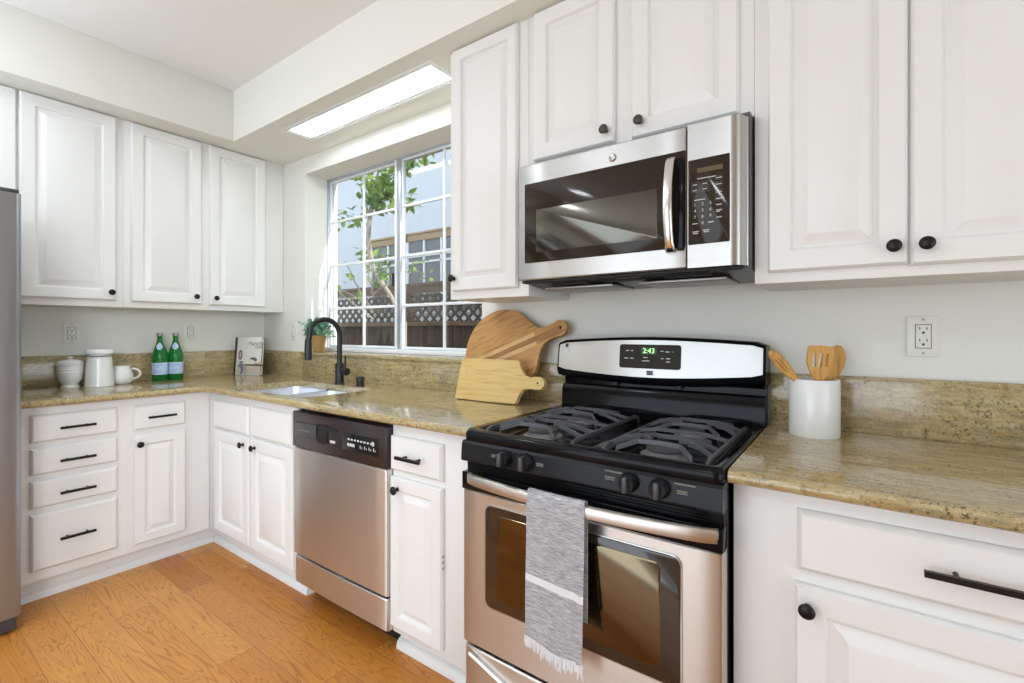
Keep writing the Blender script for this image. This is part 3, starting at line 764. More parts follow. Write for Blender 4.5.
# vent strip above the door
mb = MB(); mb.box(rx0 + .002, rx1 - .002, -.676, -.655, .735, .821, .002)
for z in (.812, .804, .796): mb.box(rx0 + .03, rx1 - .03, -.684, -.672, z - .0025, z + .0015, .001)
obj('vent_strip', mb, 'enamel', rg)
# oven door
def door_front(x0, x1, z0, z1, yb, yf): return bulge_front(x0, x1, z0, z1, yb, yf, .004, .010, 12)
od = obj('oven_door', door_front(rx0, rx1, .262, .7340, -.657, -.695), 'steel_oven', rg)
obj('door_top', MB().box(rx0, rx1, -.699, -.657, .735, .788, .003), 'enamel', od)
def rr_front(cx, cz, w, h, r, yb, yf, seg=6): return MB().loft([[(x, yb, z) for x, z in rrect(cx, cz, w, h, r, seg)], [(x, yf + .001, z) for x, z in rrect(cx, cz, w, h, r, seg)], [(x, yf, z) for x, z in rrect(cx, cz, w - .002, h - .002, r, seg)]])
gz0, gz1 = .402, .703
obj('window_bezel', rr_front((2.701 + 3.273) / 2, (gz0 + gz1) / 2, .580, gz1 - gz0 + .008, .025, -.695, -.6998), 'steel', od)
og = obj('oven_window', rr_front((2.701 + 3.273) / 2, (gz0 + gz1) / 2, .572, gz1 - gz0, .022, -.695, -.7015), 'ovenglass', od)
obj('inner_window', rr_front((2.745 + 3.228) / 2, (.432 + .681) / 2, .483, .249, .018, -.700, -.7022), 'oveninner', og)
# bowed handle bar
rings = []
for k in range(25):
    t = k / 24; x = 2.640 + (3.354 - 2.640) * t; y = -.712 - .040 * sin(PI * t) ** .8 if 0 < t < 1 else -.708
    zc = .7745; h = .0150
    rings.append([(x, y + .010, zc - h), (x, y - .002, zc - h), (x, y - .005, zc - h + .003), (x, y - .0055, zc), (x, y - .005, zc + h - .003), (x, y - .002, zc + h), (x, y + .010, zc + h)])
mb = MB().loft(rings)
for x in (2.662, 3.345): mb.box(x - .010, x + .010, -.706, -.697, .766, .786, .002)
obj('door_handle', mb, 'steel_oven', od, smooth=50)
# warming drawer
wd = obj('drawer', bulge_front(rx0, rx1, .045, .250, -.657, -.692, .004, .02, 12), 'steel_oven', rg)
rings = []
for k in range(25):
    t = k / 24; x = 2.64 + (3.335 - 2.64) * t; zc = .236 - .075 * sin(PI * t) ** 1.1; y = -.696 - .004 * sin(PI * t)
    rings.append([(x, y + .006, zc + .008), (x, y - .008, zc + .006), (x, y - .012, zc), (x, y - .006, zc - .007), (x, y + .006, zc - .010)])
obj('drawer_pull', MB().loft(rings), 'steel_warm', wd)
# backguard
bgd = obj('backguard', MB().loft([[(x, y, z) for (y, z) in ((-.014, .90), (-.080, .90), (-.076, .985), (-.068, 1.003), (-.050, 1.008), (-.050, 1.030), (-.085, 1.040), (-.100, 1.052), (-.096, 1.066), (-.080, 1.120), (-.070, 1.175), (-.014, 1.175))] for x in (rx0 + .002, rx1 - .002)]), 'enamel', rg, smooth=50)
# upper housing with arched top, bowed stainless face
def arc(t): return 1.183 + .016 * sin(PI * t)
def low(t): return 1.070 - .020 * sin(PI * t) + .006 * (t - .5)
def bow(t): return .012 * sin(PI * t)
NX = 24; rings = []
for k in range(NX + 1):
    t = k / NX; x = rx0 - .002 + (rx1 - rx0 + .006) * t; e = min(t, 1 - t) * (rx1 - rx0); c_ = 0 if e > .02 else (.02 - e) * .5
    rings.append([(x, -.014, 1.05), (x, -.060, low(t) - .032), (x, -.100 - bow(t), low(t) - .022), (x, -.112 - bow(t), low(t) - .004), (x, -.098 - bow(t), arc(t) - .006 - c_), (x, -.090 - bow(t), arc(t) + .001 - c_), (x, -.014, arc(t) + .001 - c_)])
hs = obj('housing', MB().loft(rings), 'enamel', bgd, smooth=50)
rings = []
def facept(t, s_, off=0):
    """point on the stainless face, t across, s_ from 0 (bottom) to 1 (top)"""
    x = rx0 + .006 + (rx1 - rx0 - .010) * t; zb, zt = low(t) + .004, arc(t) - .010
    z = zb + (zt - zb) * s_; y = -.1125 - bow(t) + (.0135) * s_
    return Vector((x, y - off, z))
for k in range(NX + 1):
    t = k / NX; e = min(t, 1 - t); s0 = .0 + (.06 if k in (0, NX) else 0); s1 = 1 - (.07 if k in (0, NX) else 0)
    rings.append([facept(t, s0, -.003), facept(t, s0, .0012), facept(t, .5, .0025), facept(t, s1, .0012), facept(t, s1, -.003)])
sf = obj('stainless_face', MB().loft(rings), 'steel', hs, smooth=50)
# display: rounded dark plate
def on_face(px, pz, off):  # px,pz world x,z -> world point on the face
    t = (px - rx0 - .006) / (rx1 - rx0 - .010); s_ = (pz - low(t) - .004) / (arc(t) - .010 - low(t) - .004); return facept(t, s_, off)
mb = MB().loft([[on_face(x, z, o_) for x, z in rrect(2.993, 1.1295, .226, .087, .010, 4)] for o_ in (.001, .0050)])
dp = obj('display_panel', mb, mat('display_brown_glass', (.028, .020, .013), .12, 0, Specular_IOR_Level=.08), sf)
mb = MB().loft([[on_face(x, z, o_) for x, z in rrect(2.992, 1.150, .058, .026, .003, 3)] for o_ in (.0045, .0055)]); obj('display_field', mb, 'digits_glow', dp)
p0 = on_face(2.992, 1.150, .0062); obj('display_digits', text_mb('2:43', .026, p0, X, (on_face(2.992, 1.17, .006) - on_face(2.992, 1.13, .006)).normalized()), 'digits', dp)
for x_, z_, w_ in ((2.905, 1.150, .012), (2.925, 1.150, .008), (2.900, 1.122, .014), (2.922, 1.122, .014), (2.972, 1.126, .016), (2.968, 1.114, .028), (3.035, 1.150, .010), (3.052, 1.148, .014), (3.038, 1.124, .008), (3.055, 1.124, .014), (3.055, 1.113, .014), (3.075, 1.148, .006)):
    q = [on_face(x_, z_ - .0015, .0052), on_face(x_ + w_, z_ - .0015, .0052), on_face(x_ + w_, z_ + .0015, .0052), on_face(x_, z_ + .0015, .0052)]
    obj('display_marking', MB().prism(q, (0, -.0006, 0)), 'inkdim' if x_ > 3.07 else 'ink', dp)
# maker's badge (a block of bars) and corner badge
mb = MB()
for z_ in (1.0765, 1.071, 1.0655): mb.prism([on_face(2.985, z_ - .0022, .0026), on_face(3.009, z_ - .0022, .0026), on_face(3.009, z_ + .0022, .0026), on_face(2.985, z_ + .0022, .0026)], (0, -.0010, 0))
mb.prism([on_face(2.9952, 1.0640, .0024), on_face(2.9988, 1.0640, .0024), on_face(2.9988, 1.0780, .0024), on_face(2.9952, 1.0780, .0024)], (0, -.0008, 0))
obj('badge', mb, 'slot', sf)
obj('corner_badge', MB().prism([on_face(2.640, 1.157, .0022), on_face(2.652, 1.157, .0022), on_face(2.652, 1.172, .0022), on_face(2.640, 1.172, .0022)], (0, -.001, 0)), 'slot', sf)
for x_ in (2.84, 3.085): obj('spacer', MB().box(x_ - .008, x_ + .008, -.070, -.048, 1.010, 1.036, .003), 'greyplastic', bgd)

# ---- towel on the handle
tx0, tx1 = 2.886, 3.056
mb = MB(); nx, NZ = 14, 44
def tow(u, s_):
    """u 0..1 across, s_ along front from the bar top downward (m); negative = back side"""
    x = tx0 + (tx1 - tx0) * u; hb = .012
    t = (x - 2.650) / .708; yb = -.712 - .040 * sin(PI * t) ** .8
    if s_ >= 0:
        z = .7935 - s_; fall = min(s_ / .03, 1)
        y = yb - .004 - .005 * fall - .004 * sin(u * 7 + s_ * 9) * min(s_ * 3, 1) - .003 * s_
        x += .004 * sin(s_ * 8 + 1) * (1 if u > .5 else .6)
        z -= .018 * s_ / .4 * sin(PI * u * .8) * .6 + (.006 * (u > .9))
    else:
        z = .7935 + s_ ; y = yb + .016
    return Vector((x, y, z))
Lf = .385
cols = [[tow(u, -.26 + .0)] for u in [0]]
rows = []
path = [(-.30 + k * .05) for k in range(6)] + [-.006] + [('a', q) for q in range(1, 4)] + [k * Lf / 40 for k in range(41)]
for p_ in path:
    row = []
    for i in range(nx + 1):
        u = i / nx
        if isinstance(p_, tuple):
            a = p_[1] / 4 * PI; A = tow(u, -.006); Bq = tow(u, 0); row.append(Vector((A.x, (A.y + Bq.y) / 2 + cos(a) * (A.y - Bq.y) / 2, .7935 + sin(a) * .006)))
        else: row.append(tow(u, p_))
    rows.append(row)
vs = [v for r in rows for v in r]; fs = []; mis = []
for r in range(len(rows) - 1):
    zc = path[r] if not isinstance(path[r], tuple) else 0
    for i in range(nx):
        fs.append((r * (nx + 1) + i, r * (nx + 1) + i + 1, (r + 1) * (nx + 1) + i + 1, (r + 1) * (nx + 1) + i)); mis.append(1 if .206 < zc < .226 else 0)
for f, q in zip(fs, mis): pass
mb.v = [tuple(v) for v in vs]; mb.f = fs; mb.mi = mis
tw = thing('dish_towel', 'grey marled towel with white stripe hanging over the oven door handle', 'towel', (2.97, -.75, .80))
cl = obj('cloth', mb, ['towel', 'towel_white'], tw, smooth=80)
sm = cl.modifiers.new('thickness', 'SOLIDIFY'); sm.thickness = .0035; sm.offset = 0
mb = MB()
for k in range(46):
    u = k / 45; p = tow(u, Lf); l = random.uniform(.020, .034)
    mb.tube([p + Z * .004, p + Vector((random.uniform(-.003, .003), random.uniform(-.004, .001), -l * .5)), p + Vector((random.uniform(-.006, .006), random.uniform(-.006, .002), -l))], [.0032, .0030, .0014], 5)
obj('fringe', mb, 'towel_white', tw)

# ================================================================= MICROWAVE
mx0, mx1, mz0, mz1, my = 2.606, 3.3625, 1.404, 1.828, -.385
mw = thing('microwave', 'stainless over-the-range microwave with black glass door', 'microwave', (2.98, -.2, 1.40))
mb = MB().loft([[(x, y, z) for (y, z) in ((-.004, 1.388), (-.20, 1.383), (my + .035, 1.398), (my + .030, 1.830), (-.004, 1.830))] for x in (mx0, mx1)])
bd = obj('microwave_body', mb, 'greyplastic', mw, smooth=20)
mf = bulge_front(mx0 + .001, 3.2015, mz0, mz1 - .012, my + .030, my - .010, .0, .004, 4)
dr = obj('door', mf, 'steel', mw)
prof = [(3.2045, my + .03), (3.2045, my - .010), (3.318, my - .010), (3.330, my - .009), (3.341, my - .003), (3.349, my + .008), (3.352, my + .022), (3.358, my + .026), (3.360, my + .045)]
ct = obj('control_side', MB().loft([[(x, y, z) for x, y in prof] for z in (mz0, mz1 - .012)]), 'steel', mw, smooth=50)
yg = my - .0105
dg = obj('door_glass', rr_front((2.636 + 3.2005) / 2, (1.463 + 1.748) / 2, .5635, .282, .004, yg, yg - .0025), 'mwglass', dr)
obj('viewing_window', rr_front((2.686 + 3.117) / 2, (1.499 + 1.650) / 2, .431, .151, .003, yg - .002, yg - .0032), 'mwinner', dg)
kp = obj('keypad', rr_front((3.207 + 3.318) / 2, (1.470 + 1.713) / 2, .111, .243, .003, yg, yg - .0022), 'mwglass', ct)
rings = []
for k in range(21):
    t = k / 20; z = 1.452 + .276 * t; y = yg - .016 - .030 * sin(PI * t) ** .7 if 0 < t < 1 else yg - .012
    w = .0135; c_ = 3.160
    rings.append([(c_ - w, y + .006, z), (c_ - w, y - .001, z), (c_ - w * .6, y - .006, z), (c_ + w * .6, y - .006, z), (c_ + w, y - .001, z), (c_ + w, y + .006, z)])
mb = MB().loft(rings)
for z in (1.462, 1.718): mb.box(3.150, 3.170, yg - .016, yg, z - .0085, z + .0085, .003)
obj('door_handle', mb, 'chrome', dr, smooth=50)
obj('handle_recess', MB().box(3.176, 3.198, yg - .012, yg - .002, 1.456, 1.724, .004), 'enamel', dr)
yk = yg - .0022
mb = MB(); dm = MB()
def keybox(x_, z_, w_, h_):
    k = MB(); e_ = .0005
    for b_ in ((x_, x_ + w_, z_, z_ + e_), (x_, x_ + w_, z_ + h_ - e_, z_ + h_), (x_, x_ + e_, z_, z_ + h_), (x_ + w_ - e_, x_ + w_, z_, z_ + h_)): k.box(b_[0], b_[1], yk - .0004, yk, b_[2], b_[3])
    obj('key_outline', k, 'inkdim', kp)
for z_ in (1.634, 1.618):
    for x_ in (3.217, 3.244): keybox(x_, z_, .020, .012)
for z_ in (1.644, 1.626, 1.606, 1.588): keybox(3.281, z_, .018, .012)
def lett(t, x_, z_, s_): merge(mb, text_mb(t, s_, (x_, yk - .0005, z_), X, Z, .0002))
for i, ch in enumerate('123456789'):
    lett(ch, 3.226 + (i % 3) * .021, 1.583 - (i // 3) * .018, .012)
lett('0', 3.247, 1.529, .012)
for x_, z_, w_ in ((3.232, 1.656, .05), (3.224, 1.596, .03), (3.220, 1.640, .012), (3.247, 1.640, .012), (3.247, 1.625, .012), (3.220, 1.624, .012), (3.283, 1.650, .014), (3.283, 1.632, .014), (3.283, 1.610, .014), (3.283, 1.592, .013), (3.283, 1.575, .015), (3.283, 1.560, .015), (3.283, 1.556, .010), (3.283, 1.540, .015), (3.219, 1.529, .015), (3.262, 1.529, .015), (3.219, 1.506, .018), (3.248, 1.508, .018), (3.221, 1.501, .014), (3.250, 1.503, .014)):
    mb.box(x_, x_ + w_, yk - .0006, yk, z_ - .0012, z_ + .0012)
obj('keypad_marking', mb, 'ink', kp)
obj('clock_window', MB().box(3.232, 3.300, yk - .0006, yk, 1.673, 1.686), mat('dim_amber_display', (.10, .065, .01), .3), kp)
# round badge
mb = MB().lathe((2.973, yg + .001, 1.773), [(.0135, 0), (.0135, .002), (.0120, .003), (.0105, .002), (.0015, .0018)], 28, axis='y')
bdg = obj('badge', mb, 'chrome', dr)
mb = MB(); ring = [(2.973 + .0085 * cos(2 * PI * k / 24), yg - .0016, 1.773 + .0085 * sin(2 * PI * k / 24)) for k in range(24)]; mb.tube(ring, .0007, 5, loop=True)
mb.tube([(2.973 - .004 + .003 * cos(a), yg - .0016, 1.773 + .003 * sin(a)) for a in [PI * 2 * k / 12 for k in range(11)]], .0006, 5)
mb.tube([(2.973 + .004 + .003 * cos(a), yg - .0016, 1.773 + .003 * sin(a)) for a in [.6 + PI * 2 * k / 12 for k in range(10)]], .0006, 5)
obj('monogram', mb, 'greyplastic', bdg)
# underside: vent grille, filters, lamp lens
mb = MB()
for x_ in (2.66, 3.02):
    mb.box(x_, x_ + .27, -.30, -.10, 1.376, 1.384, .002)
un = obj('grease_filter', mb, 'alu', bd)
mb = MB()
for k in range(3): mb.box(2.72 + k * .2, 2.86 + k * .2, -.345, -.325, 1.385, 1.393, .002)
obj('underside_slot', mb, 'darkvoid', bd)
obj('bottom_lip', MB().box(mx0 + .01, mx1 - .02, my + .0, my + .032, mz0 - .010, mz0 - .001, .002), 'darkvoid', bd)

# ================================================================= REFRIGERATOR
rf = thing('refrigerator', 'stainless steel refrigerator at the left edge, beside the drawer stack', 'refrigerator', (.45, -1.85, 0))
obj('refrigerator_body', MB().box(.03, .775, -2.30, -1.405, .03, 1.770, .004), 'greyplastic', rf)
def fdoor(y0, y1, z0, z1, name='door'):
    prof = [(.785, y0), (.835, y0), (.846, y0 + .006), (.850, y0 + .018)] + [(.850 + .004 * sin(PI * k / 8), y0 + .018 + (y1 - y0 - .036) * k / 8) for k in range(1, 8)] + [(.850, y1 - .018), (.846, y1 - .006), (.835, y1), (.785, y1)]
    return obj(name, MB().loft([[(x, y, z) for x, y in prof] for z in (z0, z1)]), 'steel_fridge', rf, smooth=50)
d1 = fdoor(-1.850, -1.403, .07, 1.779); d2 = fdoor(-2.300, -1.858, .07, 1.779)
for d_, y_ in ((d1, -1.81), (d2, -1.90)):
    mb = MB().tube([(.855, y_, .75), (.90, y_, .77), (.90, y_, 1.50), (.855, y_, 1.52)], .011, 10); obj('handle', mb, 'steel_fridge', d_)
obj('kick_grille', MB().box(.70, .835, -2.29, -1.415, .012, .066, .004), 'greyplastic', rf)
obj('hinge_cover', MB().box(.74, .84, -1.47, -1.41, 1.7795, 1.797, .004), 'slot', rf)

# ================================================================= CEILING LIGHT ABOVE THE WINDOW
cl = thing('ceiling_light', 'long bright recessed light panel in the soffit above the window', 'light', ((lx0 + lx1) / 2, (ly0 + ly1) / 2, SOF))
mb = MB()
for q in ((lx0 + .0005, lx1 - .0005, ly0 + .0005, ly0 + .012), (lx0 + .0005, lx1 - .0005, ly1 - .012, ly1 - .0005), (lx0 + .0005, lx0 + .012, ly0 + .012, ly1 - .012), (lx1 - .012, lx1 - .0005, ly0 + .012, ly1 - .012)): mb.box(*q, SOF + .001, SOF + .012, .001)
obj('light_frame', mb, 'vinyl', cl)
obj('diffuser', MB().box(lx0 + .012, lx1 - .012, ly0 + .012, ly1 - .012, SOF + .006, SOF + .010), 'diffuser', cl)
mb = MB()
o_ = .022
for q in ((lx0 - o_, lx1 + o_, ly0 - o_, ly0 - .0005), (lx0 - o_, lx1 + o_, ly1 + .0005, ly1 + o_), (lx0 - o_, lx0 - .0005, ly0 - .0005, ly1 + .0005), (lx1 + .0005, lx1 + o_, ly0 - .0005, ly1 + .0005)): mb.box(*q, SOF - .003, SOF - .0005, .001)
obj('light_trim', mb, 'vinyl', cl)

# ================================================================= OUTLETS AND SWITCH
def outlet(label, face, a, z, kind='outlet', w=.072, h=.117):
    ax, p = face; P, U, Nn = fr(face)
    t = thing('wall_outlet' if kind == 'outlet' else 'light_switch', label, 'outlet' if kind == 'outlet' else 'light switch', P(a, z))
    def q(a0, a1, z0, z1, d0, d1, bev=.001, mb=None):
        mb = mb or MB(); A = P(a0, z0) + Nn * d0; Bq = P(a1, z1) + Nn * d1
        return mb.box(min(A.x, Bq.x), max(A.x, Bq.x), min(A.y, Bq.y), max(A.y, Bq.y), z0, z1, bev)
    pl = obj('cover_plate', q(a - w / 2, a + w / 2, z - h / 2, z + h / 2, .0005, .006, .002), 'whiteplastic', t)
    obj('plate_gap', q(a - .0185, a + .0185, z - .035, z + .035, .0045, .0063, 0), 'inkdim', pl)
    fc = obj('receptacle' if kind == 'outlet' else 'rocker', q(a - .0165, a + .0165, z - .033, z + .033, .005, .0085, .0015), 'whiteplastic', t)
    mb = MB()
    if kind == 'outlet':
        for zz in (z + .017, z - .017):
            q(a - .009, a - .0068, zz + .002, zz + .010, .008, .0089, 0, mb); q(a + .0068, a + .009, zz + .002, zz + .010, .008, .0089, 0, mb); q(a - .003, a + .003, zz - .009, zz - .003, .008, .0089, 0, mb)
        obj('socket_slot', mb, 'slot', fc)
    for zz in (z + h / 2 - .010, z - h / 2 + .010): obj('screw', q(a - .003, a + .003, zz - .003, zz + .003, .0055, .0068, .001), 'alu', pl)
outlet('white wall outlet above the white pitcher, nearest the refrigerator', ('x', 0.0), -1.081, 1.210)
outlet('white wall outlet on the left wall, right of the two green bottles', ('x', 0.0), -.490, 1.215)
outlet('white wall outlet right of the utensil crock, above the golden backsplash', ('y', 0.0), 3.757, 1.207)
outlet('white wall switch in the corner, left of the potted herb', ('y', 0.0), .420, 1.216, 'switch')

# ================================================================= COUNTER ITEMS
def at_depth(u, v, d):
    s_, c_ = sin(math.radians(35.7375)), cos(math.radians(35.7375)); l = (u - 512) / 474.5 * d
    return Vector((3.594 - s_ * d + c_ * l, -1.8054 + c_ * d + s_ * l, 1.2228 + (330.9 - v) / 474.5 * d))
# sugar canister with lid
c0 = (.138, -1.115, CT)
t = thing('canister', 'small white lidded ceramic canister on a foot, left of the pitcher', 'canister', c0)
obj('canister_body', MB().lathe(c0, [(0.0390, 0), (0.0407, .006), (0.0332, .016), (0.0349, .024), (0.0498, .045), (0.0548, .075), (0.0552, .080), (0.0564, .083), (0.0552, .086), (0.0548, .098), (0.0560, .101), (0.0548, .104), (0.0556, .125), (0.0573, .130), (0.0548, .133)], 36), 'porcelain', t)
ld = obj('lid', MB().lathe((c0[0], c0[1], CT + .1335), [(0.0548, 0), (0.0556, .003), (0.0498, .012), (0.0332, .018), (0.0124, .021), (0.0066, .022)], 36), 'porcelain', t)
obj('lid_knob', MB().lathe((c0[0], c0[1], CT + .155), [(0.0058, 0), (0.0066, .003), (0.0133, .006), (0.0141, .010), (0.0083, .014)], 24), 'porcelain', ld)
# pitcher
c0 = (.190, -1.003, CT)
t = thing('pitcher', 'tall white ceramic pitcher with flat lid, between canister and creamer mug', 'pitcher', c0)
obj('pitcher_body', MB().lathe(c0, [(0.0614, 0), (0.0647, .004), (0.0639, .010), (0.0598, .08), (0.0548, .150), (0.0531, .168), (0.0548, .172)], 40), 'porcelain', t)
mb = MB().lathe((c0[0], c0[1], CT + .1725), [(0.0456, 0), (0.0465, .008), (0.0614, .010), (0.0631, .014), (0.0622, .030), (0.0589, .034), (0.0166, .036)], 40)
obj('lid', mb, 'porcelain', t)
obj('wire_clasp', MB().tube([(c0[0] + .0565 * cos(a), c0[1] + .0565 * sin(a), CT + .169) for a in [2 * PI * k / 32 for k in range(32)]], .0018, 6, loop=True), 'greyplastic', t)
# creamer mug
c0 = (.132, -.890, CT)
t = thing('creamer_mug', 'round white ceramic mug with loop handle, right of the pitcher', 'mug', c0)
obj('mug_body', MB().lathe(c0, [(.034, 0), (.040, .002), (.052, .016), (.056, .034), (.054, .055), (.046, .080), (.041, .096), (.0405, .104), (.0375, .104), (.038, .095), (.048, .05), (.045, .02), (.01, .010)], 36), 'porcelain', t)
a0 = .55
hp = []
for k in range(13):
    a = PI * (-.5) + PI * k / 12 * 1.0; hp.append((.052 * 0 + .040 * cos(a), .030 * sin(a)))
mb = MB().tube([(c0[0] + (.043 + h * .8) * sin(.75) * .6, c0[1] + .043 + h * .95, CT + .058 + w) for h, w in hp], .0058, 10)
obj('handle', mb, 'porcelain', t)
# bottles
bt = thing('bottle', '', 'bottle', (.105, -.693, CT), group='green glass water bottles')
bt['label'] = 'green glass water bottle with blue-white label, the left of the two, nearer the creamer mug'
bx, by = .105, -.693
obj('bottle_glass', MB().lathe((bx, by, CT), [(.030, .002), (.037, 0), (.0405, .006), (.0405, .150), (.039, .165), (.032, .195), (.020, .228), (.0145, .250), (.0135, .272), (.0150, .274), (.0150, .278)], 32), 'greenglass', bt)
lab = obj('label', MB().lathe((bx, by, CT), [(.0409, .040), (.0411, .041), (.0411, .112), (.0409, .113)], 32, cap=False), 'labelpaper', bt)
obj('cap', MB().lathe((bx, by, CT + .2785), [(.0155, 0), (.0158, .002), (.0155, .016), (.012, .018)], 24), 'cap', bt)
mb = MB()
def lab_text(mb, txt, size, z, r, x0, y0, a0=0.12):
    tmb = text_mb(txt, size, (0, 0, 0), X, Z, .0001)
    mb.add([(x0 + (r + .0003 + q[1] * 0) * cos(a0 - PI / 4 + q[0] / r), y0 + (r + .0003) * sin(a0 - PI / 4 + q[0] / r), z + q[2]) for q in tmb.v], tmb.f)
lab_text(mb, 'S.PELLEGRINO', .0095, CT + .098, .0411, bx, by)
for z_, w_ in ((.084, .3), (.064, .5), (.052, .45)):
    for s_ in range(6):
        a = .12 - PI / 4 - w_ + s_ * w_ / 3; r_ = .0413
        mb.add([(bx + r_ * cos(a + e), by + r_ * sin(a + e), CT + z_ + dz) for e, dz in ((0, 0), (w_ / 3.6, 0), (w_ / 3.6, .0022), (0, .0022))], [(0, 1, 2, 3)])
obj('label_print', mb, 'labelblue', lab)
mb = MB()
rings = []
for k in range(9):
    z_ = .192 + .044 * k / 8; rr = .0345 - (z_ - .192) * .36; hw = .55 * sin(PI * (k + .5) / 9.2) + .05
    rings.append([(bx + (rr + .0012) * cos(-PI / 8 + hw * e), by + (rr + .0012) * sin(-PI / 8 + hw * e), CT + z_) for e in (-1, -.5, 0, .5, 1)])
mb.loft(rings, cap=False, closed=False); nl = obj('neck_label', mb, 'labelpaper', bt)
mb = None
def copy_tree(o, parent=None):
    c_ = o.copy(); COL.objects.link(c_)
    if parent: c_.parent = parent
    for ch in [k for k in bpy.data.objects if k.parent == o]: copy_tree(ch, c_)
    return c_
b2 = copy_tree(bt); b2.location = (.105, -.609, CT); b2['label'] = 'green glass water bottle with blue-white label, the right of the two, nearer the wall outlet'

# books leaning in the corner
def book(name, label, P0, P1, h, th, lean, cover, pages=True, spine=0):
    P0, P1 = Vector(P0), Vector(P1); U = (P1 - P0).normalized(); Nn = U.cross(Z).normalized()    # Nn faces the room
    V = (Z * cos(lean) - Nn * sin(lean)).normalized(); Nf = U.cross(V).normalized(); w = (P1 - P0).length
    t = thing(name, label, 'book', tuple((P0 + P1) / 2))
    lift = Z * .0
    def slabm(u0, u1, v0, v1, n0, n1, bev=.001):
        mt = Matrix.Translation(P0 + lift) @ Matrix((U, V, Nf)).transposed().to_4x4(); return MB().box(u0, u1, v0, v1, n0, n1, bev, mtx=mt)
    mb = slabm(0, w, 0, h, 0, .003); s2 = slabm(0, w, 0, h, -th, -th + .003); mb.add(s2.v, s2.f); s3 = slabm(-.002, .003, 0, h, -th, .003); mb.add(s3.v, s3.f)
    cv = obj('cover', mb, cover, t)
    obj('page_block', slabm(.003, w - .004, .004, h - .004, -th + .003, 0, 0), 'paper', t)
    return t, cv, U, V, Nf, P0, w
book('book', 'black book standing behind the pale cookbook in the corner', (.052, -.237, CT + .0015), (.273, -.158, CT + .0015), .262, .018, .08, 'blackmatte')
t, cv, U, V, Nf, P0, w = book('cookbook', 'pale illustrated cookbook leaning against a black book in the corner', (.092, -.244, CT + .0015), (.280, -.177, CT + .0015), .264, .012, .10, 'paper')
mb = text_mb('Magnolia', .034, P0 + U * .150 + V * .222 + Nf * .0033, U, V, .0003, italic=.4); merge(mb, text_mb('Table', .030, P0 + U * .178 + V * .197 + Nf * .0033, U, V, .0003, italic=.4))
obj('title_lettering', mb, mat('cover_grey_ink', (.16, .17, .17), .5), cv)
mb = MB()
def cq(mb, u0, v0, u1, v1, mi=0, sk=0, n=.0034):
    mb.prism([P0 + U * u0 + V * v0 + Nf * n, P0 + U * u1 + V * v0 + Nf * n, P0 + U * (u1 + sk) + V * v1 + Nf * n, P0 + U * (u0 + sk) + V * v1 + Nf * n], Nf * .0003, mi)
def ce(mb, u, v, a, b, mi=0, n=.0034): mb.prism([P0 + U * (u + a * cos(q * PI / 8)) + V * (v + b * sin(q * PI / 8)) + Nf * n for q in range(16)], Nf * .0003, mi)
cq(mb, .012, .004, .230, .080, 1); cq(mb, .075, .066, .230, .076, 0); cq(mb, .084, .004, .091, .068, 0); cq(mb, .210, .004, .217, .068, 0); cq(mb, .108, .018, .205, .056, 2, n=.0036)
cq(mb, .155, .076, .225, .092, 2); ce(mb, .033, .140, .017, .034, 3); ce(mb, .033, .140, .010, .024, 4, .0038); ce(mb, .145, .116, .026, .009, 5); ce(mb, .165, .108, .014, .010, 5, .0038)
ce(mb, .045, .045, .026, .040, 6, .0038); ce(mb, .030, .030, .016, .026, 1, .0041); cq(mb, .028, .086, .060, .096, 5)
obj('cover_picture', mb, [mat('cover_brown', (.20, .10, .05), .6), mat('cover_cream', (.55, .50, .43), .6), mat('cover_pink', (.62, .48, .40), .6), mat('cover_darkbrown', (.09, .05, .03), .6), mat('cover_lilac', (.50, .42, .42), .6), mat('cover_green', (.10, .13, .10), .6), mat('cover_greyblue', (.18, .19, .25), .6)], cv)

# potted herb
p0 = (.636, .050, BS)
t = thing('potted_herb', 'small green herb in a woven straw pot on the window sill', 'potted plant', p0)
pot = MB().lathe(p0, [(.034, 0), (.038, .004), (.050, .104), (.053, .108), (.050, .110), (.045, .108), (.043, .096)], 28)
obj('pot', pot, 'wicker', t)
obj('soil', MB().lathe((p0[0], p0[1], BS + .092), [(.042, 0), (.042, .004), (.01, .006)], 20), 'soil', t)
lm = MB(); sm_ = MB()
def keep(p):
    p = Vector(p)
    if p.y > -.012 and p.x < .575: p.x = .575
    p.y = min(p.y, .135); p.z = max(p.z, BS + .012); return p
for k in range(95):
    a = random.uniform(0, 2 * PI); rr = random.uniform(.02, .165); hh = random.uniform(.05, .145) - rr * .45
    if random.random() < .3: hh -= .06
    e = keep((p0[0] + rr * cos(a) * 1.15, p0[1] + rr * sin(a) * .72 - .02, BS + .108 + hh)); b0 = Vector((p0[0] + .02 * cos(a), p0[1] + .02 * sin(a), BS + .096)); mid = keep((b0 + e) / 2 + Z * .035)
    sm_.tube([b0, mid, e], [.0012, .001, .0007], 4)
    for j_ in range(12):
        q = b0.lerp(mid, j_ / 5.) if j_ < 5 else mid.lerp(e, (j_ - 5) / 6.)
        if j_ < 3: continue
        leaf(lm, q, (random.gauss(0, 1), random.gauss(0, 1), random.gauss(.2, .6)), random.uniform(.016, .032))
lm.v = [(max(x, .5555) if y > -.002 else x, y, z) for x, y, z in lm.v]
obj('stem', sm_, 'herb', t, smooth=0); obj('leaves', lm, 'herb', t, smooth=0)

